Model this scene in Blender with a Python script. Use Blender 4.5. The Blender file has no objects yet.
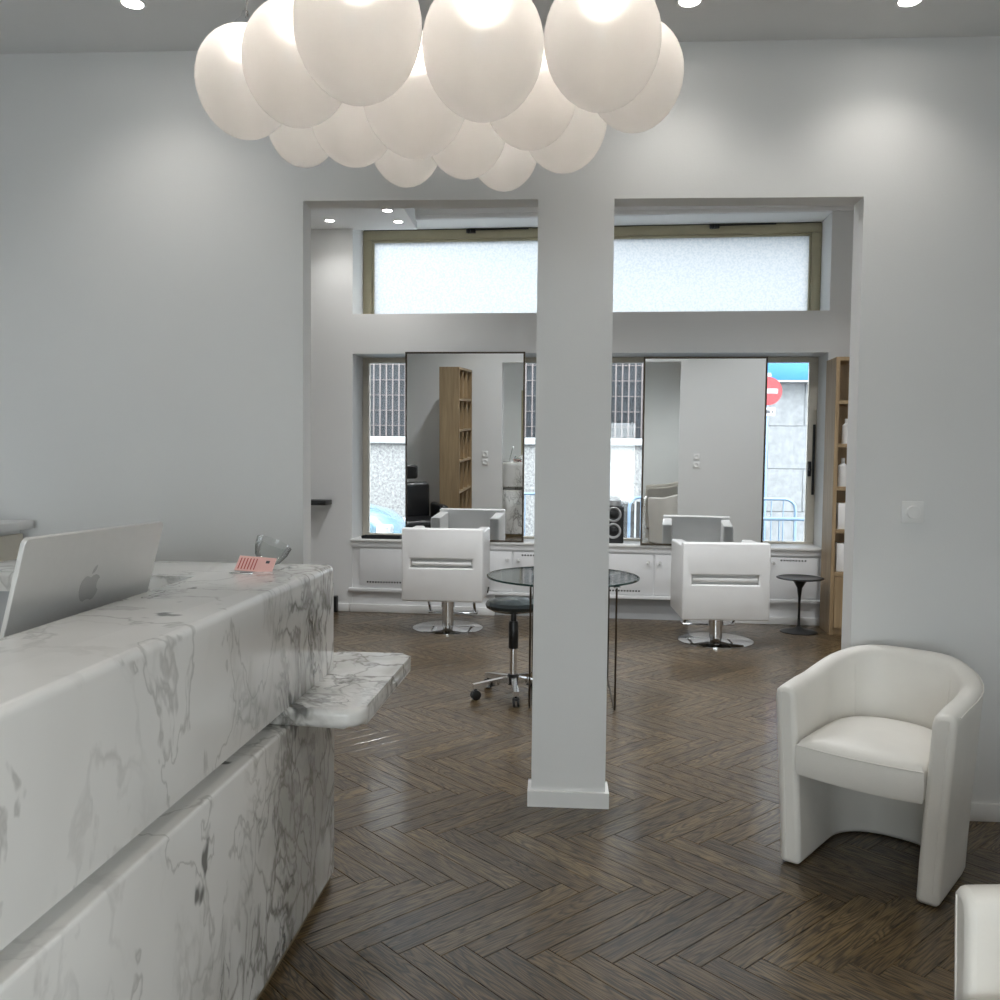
import bpy, bmesh, math, random
from mathutils import Vector, Matrix
random.seed(7)
PI = math.pi
scene = bpy.context.scene
C = scene.collection

# ------------------------------------------------------------------ camera
cam_d = bpy.data.cameras.new('camera'); cam = bpy.data.objects.new('camera', cam_d); C.objects.link(cam)
cam_d.sensor_width = 36.0; cam_d.lens = 32.4; cam_d.clip_start = 0.02; cam_d.clip_end = 200
YAW, PIT, ROLL, CAMH = math.radians(3.5), math.atan(0.05), 0.010, 1.49
_f = Vector((-math.sin(YAW)*math.cos(PIT), math.cos(YAW)*math.cos(PIT), -math.sin(PIT)))
_r = Vector((math.cos(YAW), math.sin(YAW), 0)); _u = _r.cross(_f)
_r2 = _r*math.cos(ROLL) + _u*math.sin(ROLL); _u2 = _u*math.cos(ROLL) - _r*math.sin(ROLL)
m = Matrix((_r2, _u2, -_f)).transposed().to_4x4(); m.translation = (0, 0, CAMH)
cam.matrix_world = m
scene.camera = cam

# ------------------------------------------------------------------ world, light, exposure
w = bpy.data.worlds.new('overcast_sky'); scene.world = w; w.use_nodes = True
bg = w.node_tree.nodes['Background']; bg.inputs[0].default_value = (0.90, 0.955, 1.0, 1); bg.inputs[1].default_value = 3.4
vs = scene.view_settings
vs.view_transform = 'Standard'; vs.look = 'None'; vs.exposure = 1.6; vs.gamma = 1.0; vs.use_curve_mapping = False
scene.cycles.use_denoising = True
scene.cycles.max_bounces = 10; scene.cycles.diffuse_bounces = 5; scene.cycles.glossy_bounces = 5
scene.cycles.transmission_bounces = 8; scene.cycles.transparent_max_bounces = 16
scene.cycles.sample_clamp_indirect = 6.0
scene.cycles.caustics_reflective = False; scene.cycles.caustics_refractive = False
SPOT_W = 16.0      # each ceiling downlight
REAR_W = 50.0     # each unseen downlight added to brighten the rear room
BULB_E = 19.0      # chandelier bulbs

def portal(name, loc, rot, sx, sy):
    d = bpy.data.lights.new(name, 'AREA'); d.shape = 'RECTANGLE'; d.size = sx; d.size_y = sy
    d.cycles.is_portal = True
    o = bpy.data.objects.new(name, d); C.objects.link(o); o.location = loc; o.rotation_euler = rot
    return o
T = math.radians(3.0)           # the street facade is turned 3 degrees
FY = 8.25
# daylight portals in the shop window behind the camera and the street window
portal('shop_window_daylight', (-.5, -3.16, 1.25), (PI/2, 0, 0), 2.2, 2.1)
portal('side_window_daylight', (2.56, -1.45, 1.25), (0, PI/2, 0), 2.1, 2.7)
portal('street_window_daylight', (0.24*math.cos(T) + 0.42*math.sin(T), FY - 0.24*math.sin(T) + 0.42*math.cos(T), 1.55), (-PI/2, 0, -T), 4.2, 1.7)

# ------------------------------------------------------------------ materials
def new_mat(name):
    mt = bpy.data.materials.new(name); mt.use_nodes = True
    nt = mt.node_tree
    return mt, nt, nt.nodes['Principled BSDF'], nt.nodes['Material Output']
def N(nt, t, **kw):
    n = nt.nodes.new(t)
    for k, v in kw.items(): setattr(n, k, v)
    return n
def ramp(nt, stops, interp='LINEAR'):
    r = N(nt, 'ShaderNodeValToRGB'); cr = r.color_ramp; cr.interpolation = interp
    while len(cr.elements) < len(stops): cr.elements.new(0.5)
    for e, (p, c) in zip(cr.elements, stops):
        e.position = p; e.color = (c, c, c, 1) if isinstance(c, (int, float)) else (*c, 1)
    return r
def plain(name, col, rough=0.5, metal=0.0, spec=0.5, noise=0.0, nscale=8.0, bump=0.0, bscale=60.0, coat=0.0):
    mt, nt, p, out = new_mat(name)
    p.inputs['Base Color'].default_value = (*col, 1); p.inputs['Roughness'].default_value = rough
    p.inputs['Metallic'].default_value = metal; p.inputs['Specular IOR Level'].default_value = spec
    p.inputs['Coat Weight'].default_value = coat
    tc = N(nt, 'ShaderNodeTexCoord')
    if noise:
        n = N(nt, 'ShaderNodeTexNoise'); n.inputs['Scale'].default_value = nscale; n.inputs['Detail'].default_value = 5
        nt.links.new(tc.outputs['Object'], n.inputs['Vector'])
        r = ramp(nt, [(0.3, tuple(c*(1-noise) for c in col)), (0.7, tuple(min(1, c*(1+noise)) for c in col))])
        nt.links.new(n.outputs['Fac'], r.inputs[0]); nt.links.new(r.outputs[0], p.inputs['Base Color'])
    if bump:
        n = N(nt, 'ShaderNodeTexNoise'); n.inputs['Scale'].default_value = bscale; n.inputs['Detail'].default_value = 3
        nt.links.new(tc.outputs['Object'], n.inputs['Vector'])
        b = N(nt, 'ShaderNodeBump'); b.inputs['Strength'].default_value = bump; b.inputs['Distance'].default_value = 0.004
        nt.links.new(n.outputs['Fac'], b.inputs['Height']); nt.links.new(b.outputs[0], p.inputs['Normal'])
    return mt

M = {}
M['paint'] = plain('white_wall_paint', (0.78, 0.785, 0.78), 0.6, spec=0.3, noise=0.012, nscale=1.4, bump=0.08, bscale=140)
M['ceil'] = plain('ceiling_paint', (0.76, 0.765, 0.765), 0.7, spec=0.2, noise=0.01)
M['trim'] = plain('white_satin_trim', (0.82, 0.82, 0.81), 0.35, noise=0.01)
M['joinery'] = plain('white_joinery', (0.80, 0.805, 0.81), 0.4, noise=0.012)
M['dark'] = plain('dark_void', (0.02, 0.02, 0.02), 0.8, noise=0.1)
M['leather'] = plain('white_leather', (0.80, 0.78, 0.735), 0.42, noise=0.02, bump=0.12, bscale=170)
M['salon'] = plain('white_salon_vinyl', (0.80, 0.80, 0.795), 0.38, noise=0.015, bump=0.08, bscale=120)
M['chrome'] = plain('chrome', (0.78, 0.79, 0.80), 0.08, 1.0, noise=0.01)
M['black'] = plain('black_plastic', (0.012, 0.013, 0.014), 0.35, noise=0.1)
M['blackgloss'] = plain('black_lacquer', (0.010, 0.010, 0.011), 0.28, noise=0.1)
M['vinyl'] = plain('black_stool_vinyl', (0.028, 0.036, 0.038), 0.25, noise=0.1, bump=0.05)
M['bronze'] = plain('dark_bronze', (0.07, 0.055, 0.04), 0.35, 0.7, noise=0.1)
M['champ'] = plain('champagne_aluminium', (0.46, 0.42, 0.29), 0.42, 0.2, noise=0.05)
M['beige'] = plain('beige_window_frame', (0.62, 0.58, 0.50), 0.45, noise=0.04)
M['silver'] = plain('silver_aluminium', (0.74, 0.735, 0.72), 0.36, 0.65, noise=0.01, nscale=40)
M['emblem'] = plain('polished_emblem', (0.50, 0.495, 0.485), 0.34, 0.5, noise=0.01)
M['brass'] = plain('brown_plinth', (0.22, 0.17, 0.09), 0.4, 0.3, noise=0.1)
M['greypanel'] = plain('grey_desk_panel', (0.42, 0.43, 0.44), 0.5, noise=0.03)
M['pink'] = plain('pink_card', (0.80, 0.46, 0.42), 0.55, noise=0.04)
M['ink'] = plain('dark_ink', (0.05, 0.05, 0.06), 0.6, noise=0.1)
M['redink'] = plain('red_ink', (0.45, 0.06, 0.05), 0.6, noise=0.1)
M['speakcone'] = plain('silver_cone', (0.55, 0.56, 0.57), 0.3, 0.6, noise=0.05)
M['asphalt'] = plain('asphalt', (0.12, 0.13, 0.14), 0.85, noise=0.2, nscale=30)
M['kerb'] = plain('pavement_stone', (0.26, 0.27, 0.28), 0.8, noise=0.12, nscale=20)
M['barrier'] = plain('galvanised_steel', (0.15, 0.22, 0.31), 0.4, 0.3, noise=0.05)
M['signred'] = plain('sign_red', (0.24, 0.008, 0.013), 0.4, noise=0.03)
M['signwhite'] = plain('sign_white', (0.30, 0.305, 0.31), 0.4, noise=0.02)
M['banner'] = plain('blue_banner', (0.012, 0.12, 0.30), 0.5, noise=0.06, nscale=2)
M['carpaint'] = plain('pale_blue_car_paint', (0.14, 0.24, 0.30), 0.15, noise=0.03, coat=0.6)
M['tyre'] = plain('rubber', (0.02, 0.02, 0.02), 0.8, noise=0.2)
M['carglass'] = plain('car_glass', (0.03, 0.04, 0.05), 0.05, noise=0.1)
M['cream'] = plain('cream_plastic', (0.75, 0.70, 0.60), 0.4, noise=0.05)
M['plastic'] = plain('white_plastic', (0.84, 0.84, 0.83), 0.3, noise=0.01)
M['cord'] = plain('pale_cord', (0.35, 0.35, 0.34), 0.5, noise=0.05)
M['grille'] = plain('iron_bars', (0.10, 0.082, 0.08), 0.5, noise=0.15, nscale=20)
M['louvre'] = plain('dark_louvre', (0.012, 0.016, 0.022), 0.5, noise=0.4, nscale=9)

def mat_stone(name, c0, c1, scale, bump):
    mt, nt, p, out = new_mat(name); tc = N(nt, 'ShaderNodeTexCoord')
    n = N(nt, 'ShaderNodeTexNoise'); n.inputs['Scale'].default_value = scale; n.inputs['Detail'].default_value = 6; n.inputs['Roughness'].default_value = 0.7
    nt.links.new(tc.outputs['Object'], n.inputs['Vector'])
    r = ramp(nt, [(0.35, c0), (0.62, c1)]); nt.links.new(n.outputs['Fac'], r.inputs[0]); nt.links.new(r.outputs[0], p.inputs['Base Color'])
    b = N(nt, 'ShaderNodeBump'); b.inputs['Strength'].default_value = bump; b.inputs['Distance'].default_value = 0.02
    nt.links.new(n.outputs['Fac'], b.inputs['Height']); nt.links.new(b.outputs[0], p.inputs['Normal'])
    p.inputs['Roughness'].default_value = 0.9
    return mt
M['rough_stone'] = mat_stone('roughcast_stone', (0.10, 0.10, 0.105), (0.27, 0.27, 0.265), 22, 0.6)
M['pale_stone'] = mat_stone('pale_limestone', (0.145, 0.15, 0.158), (0.205, 0.212, 0.22), 9, 0.3)
M['ledge'] = mat_stone('stone_ledge', (0.24, 0.245, 0.25), (0.30, 0.305, 0.31), 8, 0.2)

def mat_wood(name, light, dark, rough=0.45):
    mt, nt, p, out = new_mat(name); tc = N(nt, 'ShaderNodeTexCoord')
    mp = N(nt, 'ShaderNodeMapping'); mp.inputs['Scale'].default_value = (9, 9, 0.7)
    nt.links.new(tc.outputs['Object'], mp.inputs['Vector'])
    n = N(nt, 'ShaderNodeTexNoise'); n.inputs['Scale'].default_value = 3.5; n.inputs['Detail'].default_value = 7; n.inputs['Distortion'].default_value = 0.5
    nt.links.new(mp.outputs[0], n.inputs['Vector'])
    r = ramp(nt, [(0.3, dark), (0.7, light)]); nt.links.new(n.outputs['Fac'], r.inputs[0]); nt.links.new(r.outputs[0], p.inputs['Base Color'])
    p.inputs['Roughness'].default_value = rough
    return mt
M['oak'] = mat_wood('oak_shelf', (0.40, 0.29, 0.165), (0.27, 0.185, 0.10))

def mat_floor():
    mt, nt, p, out = new_mat('oak_herringbone')
    at = N(nt, 'ShaderNodeAttribute', attribute_name='pl'); ar = N(nt, 'ShaderNodeAttribute', attribute_name='pr')
    oi = N(nt, 'ShaderNodeObjectInfo')
    # per plank offset
    sc = N(nt, 'ShaderNodeVectorMath', operation='SCALE'); cmb = N(nt, 'ShaderNodeCombineXYZ')
    cmb.inputs[0].default_value = 37.0; cmb.inputs[1].default_value = 91.0; cmb.inputs[2].default_value = 53.0
    nt.links.new(cmb.outputs[0], sc.inputs[0])
    add = N(nt, 'ShaderNodeMath', operation='ADD'); nt.links.new(ar.outputs['Fac'], add.inputs[0]); nt.links.new(oi.outputs['Random'], add.inputs[1])
    fr = N(nt, 'ShaderNodeMath', operation='FRACT'); nt.links.new(add.outputs[0], fr.inputs[0])
    nt.links.new(fr.outputs[0], sc.inputs['Scale'])
    va = N(nt, 'ShaderNodeVectorMath', operation='ADD'); nt.links.new(at.outputs['Vector'], va.inputs[0]); nt.links.new(sc.outputs[0], va.inputs[1])
    # cathedral grain: distorted stretched noise turned into bands
    mp = N(nt, 'ShaderNodeMapping'); mp.inputs['Scale'].default_value = (1.0, 9.0, 1.0); nt.links.new(va.outputs[0], mp.inputs['Vector'])
    n1 = N(nt, 'ShaderNodeTexNoise'); n1.inputs['Scale'].default_value = 1.25; n1.inputs['Detail'].default_value = 2; n1.inputs['Distortion'].default_value = 0.18
    nt.links.new(mp.outputs[0], n1.inputs['Vector'])
    mul = N(nt, 'ShaderNodeMath', operation='MULTIPLY'); mul.inputs[1].default_value = 21.0; nt.links.new(n1.outputs['Fac'], mul.inputs[0])
    f2 = N(nt, 'ShaderNodeMath', operation='FRACT'); nt.links.new(mul.outputs[0], f2.inputs[0])
    band = ramp(nt, [(0.0, 0.22), (0.26, 0.80), (0.68, 1.0), (1.0, 0.22)]); nt.links.new(f2.outputs[0], band.inputs[0])
    # fine pores
    mp2 = N(nt, 'ShaderNodeMapping'); mp2.inputs['Scale'].default_value = (12.0, 210.0, 1.0); nt.links.new(va.outputs[0], mp2.inputs['Vector'])
    n2 = N(nt, 'ShaderNodeTexNoise'); n2.inputs['Scale'].default_value = 1.0; n2.inputs['Detail'].default_value = 4
    nt.links.new(mp2.outputs[0], n2.inputs['Vector'])
    pore = ramp(nt, [(0.34, 0.18), (0.56, 1.0)]); nt.links.new(n2.outputs['Fac'], pore.inputs[0])
    mx = N(nt, 'ShaderNodeMath', operation='MULTIPLY'); nt.links.new(band.outputs[0], mx.inputs[0]); nt.links.new(pore.outputs[0], mx.inputs[1])
    # plank tint
    tint = ramp(nt, [(0.0, (0.108, 0.068, 0.028)), (0.35, (0.138, 0.088, 0.037)), (0.7, (0.160, 0.104, 0.045)), (1.0, (0.205, 0.139, 0.065))])
    nt.links.new(fr.outputs[0], tint.inputs[0])
    drk = N(nt, 'ShaderNodeMix', data_type='RGBA', blend_type='MULTIPLY'); drk.inputs['Factor'].default_value = 1.0
    nt.links.new(tint.outputs[0], drk.inputs['A']); nt.links.new(mx.outputs[0], drk.inputs['B'])
    nt.links.new(drk.outputs['Result'], p.inputs['Base Color'])
    rr = N(nt, 'ShaderNodeMapRange'); rr.inputs['To Min'].default_value = 0.45; rr.inputs['To Max'].default_value = 0.28
    nt.links.new(mx.outputs[0], rr.inputs['Value']); nt.links.new(rr.outputs[0], p.inputs['Roughness'])
    b = N(nt, 'ShaderNodeBump'); b.inputs['Strength'].default_value = 0.35; b.inputs['Distance'].default_value = 0.0012
    nt.links.new(mx.outputs[0], b.inputs['Height']); nt.links.new(b.outputs[0], p.inputs['Normal'])
    p.inputs['Specular IOR Level'].default_value = 0.4; p.inputs['Coat Weight'].default_value = 0.38; p.inputs['Coat Roughness'].default_value = 0.14; p.inputs['Coat IOR'].default_value = 1.6
    return mt
M['floor'] = mat_floor()

def mat_marble():
    mt, nt, p, out = new_mat('white_veined_marble')
    L = nt.links.new
    tc = N(nt, 'ShaderNodeTexCoord'); mp = N(nt, 'ShaderNodeMapping'); mp.inputs['Rotation'].default_value = (0.65, 0.5, 0.3); mp.inputs['Scale'].default_value = (1.0, 1.0, 0.62)
    L(tc.outputs['Object'], mp.inputs['Vector'])
    # warp
    wn = N(nt, 'ShaderNodeTexNoise'); wn.inputs['Scale'].default_value = 2.6; wn.inputs['Detail'].default_value = 5
    L(mp.outputs[0], wn.inputs['Vector'])
    wsub = N(nt, 'ShaderNodeVectorMath', operation='SUBTRACT'); wsub.inputs[1].default_value = (0.5, 0.5, 0.5); L(wn.outputs['Color'], wsub.inputs[0])
    wsc = N(nt, 'ShaderNodeVectorMath', operation='SCALE'); wsc.inputs['Scale'].default_value = 0.42; L(wsub.outputs[0], wsc.inputs[0])
    wp = N(nt, 'ShaderNodeVectorMath', operation='ADD'); L(mp.outputs[0], wp.inputs[0]); L(wsc.outputs[0], wp.inputs[1])
    def ridge(scale, width, detail=3, off=0.0):
        o = N(nt, 'ShaderNodeVectorMath', operation='ADD'); o.inputs[1].default_value = (off, off*1.7, -off); L(wp.outputs[0], o.inputs[0])
        n = N(nt, 'ShaderNodeTexNoise'); n.inputs['Scale'].default_value = scale; n.inputs['Detail'].default_value = detail; n.inputs['Roughness'].default_value = 0.55
        L(o.outputs[0], n.inputs['Vector'])
        s = N(nt, 'ShaderNodeMath', operation='SUBTRACT'); s.inputs[1].default_value = 0.5; L(n.outputs['Fac'], s.inputs[0])
        a = N(nt, 'ShaderNodeMath', operation='ABSOLUTE'); L(s.outputs[0], a.inputs[0])
        r = ramp(nt, [(0.0, 1.0), (width*0.35, 0.7), (width, 0.0)]); L(a.outputs[0], r.inputs[0])
        return r.outputs[0]
    def patch(scale, lo, hi, off):
        o = N(nt, 'ShaderNodeVectorMath', operation='ADD'); o.inputs[1].default_value = (off, -off, off*0.6); L(mp.outputs[0], o.inputs[0])
        n = N(nt, 'ShaderNodeTexNoise'); n.inputs['Scale'].default_value = scale; n.inputs['Detail'].default_value = 3
        L(o.outputs[0], n.inputs['Vector']); r = ramp(nt, [(lo, 0.0), (hi, 1.0)]); L(n.outputs['Fac'], r.inputs[0]); return r.outputs[0]
    def mul(a, b):
        x = N(nt, 'ShaderNodeMath', operation='MULTIPLY')
        for s, v in ((0, a), (1, b)):
            if isinstance(v, (int, float)): x.inputs[s].default_value = v
            else: L(v, x.inputs[s])
        return x.outputs[0]
    def mixc(fac, A, B):
        x = N(nt, 'ShaderNodeMix', data_type='RGBA'); L(fac, x.inputs['Factor'])
        for k, v in (('A', A), ('B', B)):
            if isinstance(v, tuple): x.inputs[k].default_value = (*v, 1)
            else: L(v, x.inputs[k])
        return x.outputs['Result']
    cloud = patch(1.9, 0.38, 0.72, 3.0)
    col = mixc(cloud, (0.82, 0.81, 0.785), (0.70, 0.69, 0.665))
    # busy band of the stone: crosses the slabs at a slant, frayed by noise
    sep = N(nt, 'ShaderNodeSeparateXYZ'); L(tc.outputs['Object'], sep.inputs[0])
    zz = N(nt, 'ShaderNodeMath', operation='MULTIPLY_ADD'); L(sep.outputs['Z'], zz.inputs[0]); zz.inputs[1].default_value = -0.55; L(sep.outputs['Y'], zz.inputs[2])
    bn = N(nt, 'ShaderNodeTexNoise'); bn.inputs['Scale'].default_value = 2.2; bn.inputs['Detail'].default_value = 6; L(mp.outputs[0], bn.inputs['Vector'])
    ba = N(nt, 'ShaderNodeMath', operation='MULTIPLY_ADD'); L(bn.outputs['Fac'], ba.inputs[0]); ba.inputs[1].default_value = 1.9; xa = N(nt, 'ShaderNodeMath', operation='ABSOLUTE'); L(sep.outputs['X'], xa.inputs[0])
    xb = N(nt, 'ShaderNodeMath', operation='MULTIPLY_ADD'); L(xa.outputs[0], xb.inputs[0]); xb.inputs[1].default_value = -3.0; L(zz.outputs[0], xb.inputs[2])
    L(xb.outputs[0], ba.inputs[2])
    br = N(nt, 'ShaderNodeMapRange'); br.inputs['From Min'].default_value = -0.42; br.inputs['From Max'].default_value = -0.02; L(ba.outputs[0], br.inputs['Value'])
    zone = br.outputs[0]
    vo = N(nt, 'ShaderNodeTexVoronoi', feature='DISTANCE_TO_EDGE'); vo.inputs['Scale'].default_value = 6.5; L(wp.outputs[0], vo.inputs['Vector'])
    vr = ramp(nt, [(0.0, 1.0), (0.018, 0.55), (0.055, 0.0)]); L(vo.outputs['Distance'], vr.inputs[0])
    col = mixc(mul(patch(3.4, 0.42, 0.60, 7.7), mul(zone, 0.85)), col, (0.50, 0.49, 0.455))
    col = mixc(mul(mul(vr.outputs[0], zone), 0.75), col, (0.24, 0.225, 0.195))
    col = mixc(mul(mul(ridge(5.5, 0.035, 4, 2.0), zone), 0.7), col, (0.17, 0.16, 0.14))
    col = mixc(mul(mul(ridge(7.5, 0.03, 5, 27.0), patch(3.0, 0.55, 0.63, 52.0)), mul(zone, 0.9)), col, (0.05, 0.05, 0.045))
    col = mixc(mul(ridge(2.1, 0.012, 5, 5.0), 0.55), col, (0.36, 0.35, 0.33))
    col = mixc(mul(mul(ridge(3.3, 0.03, 5, 15.0), patch(1.7, 0.45, 0.62, 41.0)), 0.5), col, (0.45, 0.44, 0.42))
    col = mixc(mul(mul(ridge(4.0, 0.020, 6, 9.0), patch(2.2, 0.56, 0.62, 21.0)), 0.8), col, (0.12, 0.118, 0.105))
    col = mixc(mul(patch(6.0, 0.70, 0.73, 47.0), 0.8), col, (0.06, 0.06, 0.055))
    L(col, p.inputs['Base Color'])
    p.inputs['Roughness'].default_value = 0.16; p.inputs['Specular IOR Level'].default_value = 0.5
    return mt
M['marble'] = mat_marble()

def mat_thin_glass(name, tint=(0.97, 0.985, 0.98), refl=0.09, rough=0.0):
    mt, nt, p, out = new_mat(name); nt.nodes.remove(p)
    tr = N(nt, 'ShaderNodeBsdfTransparent'); tr.inputs[0].default_value = (*tint, 1)
    gl = N(nt, 'ShaderNodeBsdfGlossy'); gl.inputs['Roughness'].default_value = rough
    fr = N(nt, 'ShaderNodeFresnel'); fr.inputs[0].default_value = 1.45
    tc = N(nt, 'ShaderNodeTexCoord'); ns = N(nt, 'ShaderNodeTexNoise'); ns.inputs['Scale'].default_value = 2.0
    nt.links.new(tc.outputs['Object'], ns.inputs['Vector'])
    mr = N(nt, 'ShaderNodeMapRange'); mr.inputs['To Min'].default_value = refl*10; mr.inputs['To Max'].default_value = refl*11
    nt.links.new(ns.outputs['Fac'], mr.inputs['Value'])
    mu = N(nt, 'ShaderNodeMath', operation='MULTIPLY'); mu.use_clamp = True
    nt.links.new(fr.outputs[0], mu.inputs[0]); nt.links.new(mr.outputs[0], mu.inputs[1])
    mx = N(nt, 'ShaderNodeMixShader'); nt.links.new(mu.outputs[0], mx.inputs[0]); nt.links.new(tr.outputs[0], mx.inputs[1]); nt.links.new(gl.outputs[0], mx.inputs[2])
    nt.links.new(mx.outputs[0], out.inputs[0]); return mt
M['glass'] = mat_thin_glass('window_glass')
M['tableglass'] = mat_thin_glass('table_glass', (0.94, 0.965, 0.96), 0.06)
M['bowlglass'] = mat_thin_glass('bowl_glass', (0.90, 0.92, 0.91), 0.09)
M['glassedge'] = plain('green_glass_edge', (0.02, 0.05, 0.045), 0.1, noise=0.05)

def mat_frosted():
    mt, nt, p, out = new_mat('frosted_pane'); nt.nodes.remove(p)
    tc = N(nt, 'ShaderNodeTexCoord'); ns = N(nt, 'ShaderNodeTexNoise'); ns.inputs['Scale'].default_value = 55; ns.inputs['Detail'].default_value = 3
    nt.links.new(tc.outputs['Object'], ns.inputs['Vector'])
    r = ramp(nt, [(0.35, (0.55, 0.58, 0.60)), (0.6, (0.665, 0.67, 0.67))]); nt.links.new(ns.outputs['Fac'], r.inputs[0])
    tl = N(nt, 'ShaderNodeBsdfTranslucent'); nt.links.new(r.outputs[0], tl.inputs[0])
    gl = N(nt, 'ShaderNodeBsdfGlossy'); gl.inputs['Roughness'].default_value = 0.35
    bp = N(nt, 'ShaderNodeBump'); bp.inputs['Strength'].default_value = 0.5; bp.inputs['Distance'].default_value = 0.004
    nt.links.new(ns.outputs['Fac'], bp.inputs['Height']); nt.links.new(bp.outputs[0], gl.inputs['Normal'])
    mx = N(nt, 'ShaderNodeMixShader'); mx.inputs[0].default_value = 0.06
    nt.links.new(tl.outputs[0], mx.inputs[1]); nt.links.new(gl.outputs[0], mx.inputs[2]); nt.links.new(mx.outputs[0], out.inputs[0]); return mt
M['frost'] = mat_frosted()

def mat_globe():
    mt, nt, p, out = new_mat('frosted_globe'); nt.nodes.remove(p)
    tc = N(nt, 'ShaderNodeTexCoord'); ns = N(nt, 'ShaderNodeTexNoise'); ns.inputs['Scale'].default_value = 6; nt.links.new(tc.outputs['Object'], ns.inputs['Vector'])
    r = ramp(nt, [(0.3, (0.92, 0.90, 0.87)), (0.7, (0.96, 0.945, 0.92))]); nt.links.new(ns.outputs['Fac'], r.inputs[0])
    tl = N(nt, 'ShaderNodeBsdfTranslucent'); tl.inputs[0].default_value = (0.90, 0.88, 0.86, 1)
    rf = N(nt, 'ShaderNodeBsdfRefraction'); rf.inputs['Roughness'].default_value = 0.85; rf.inputs['IOR'].default_value = 1.25; nt.links.new(r.outputs[0], rf.inputs[0])
    gl = N(nt, 'ShaderNodeBsdfGlossy'); gl.inputs['Roughness'].default_value = 0.22
    a = N(nt, 'ShaderNodeMixShader'); a.inputs[0].default_value = 0.32; nt.links.new(tl.outputs[0], a.inputs[1]); nt.links.new(rf.outputs[0], a.inputs[2])
    lw = N(nt, 'ShaderNodeLayerWeight'); lw.inputs[0].default_value = 0.3
    mr = N(nt, 'ShaderNodeMapRange'); mr.inputs['To Min'].default_value = 0.03; mr.inputs['To Max'].default_value = 0.25; nt.links.new(lw.outputs['Fresnel'], mr.inputs['Value'])
    c = N(nt, 'ShaderNodeMixShader'); nt.links.new(mr.outputs[0], c.inputs[0]); nt.links.new(a.outputs[0], c.inputs[1]); nt.links.new(gl.outputs[0], c.inputs[2])
    nt.links.new(c.outputs[0], out.inputs[0]); return mt
M['globe'] = mat_globe()
def mat_emit(name, col, e):
    mt, nt, p, out = new_mat(name); p.inputs['Base Color'].default_value = (*col, 1)
    p.inputs['Emission Color'].default_value = (*col, 1); p.inputs['Emission Strength'].default_value = e; return mt
M['bulb'] = mat_emit('lit_bulb', (1.0, 0.92, 0.83), BULB_E)
M['led'] = mat_emit('lit_downlight', (1.0, 0.97, 0.92), 14.0)
M['mirror'] = plain('mirror_silver', (0.90, 0.915, 0.91), 0.0, 1.0)

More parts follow.
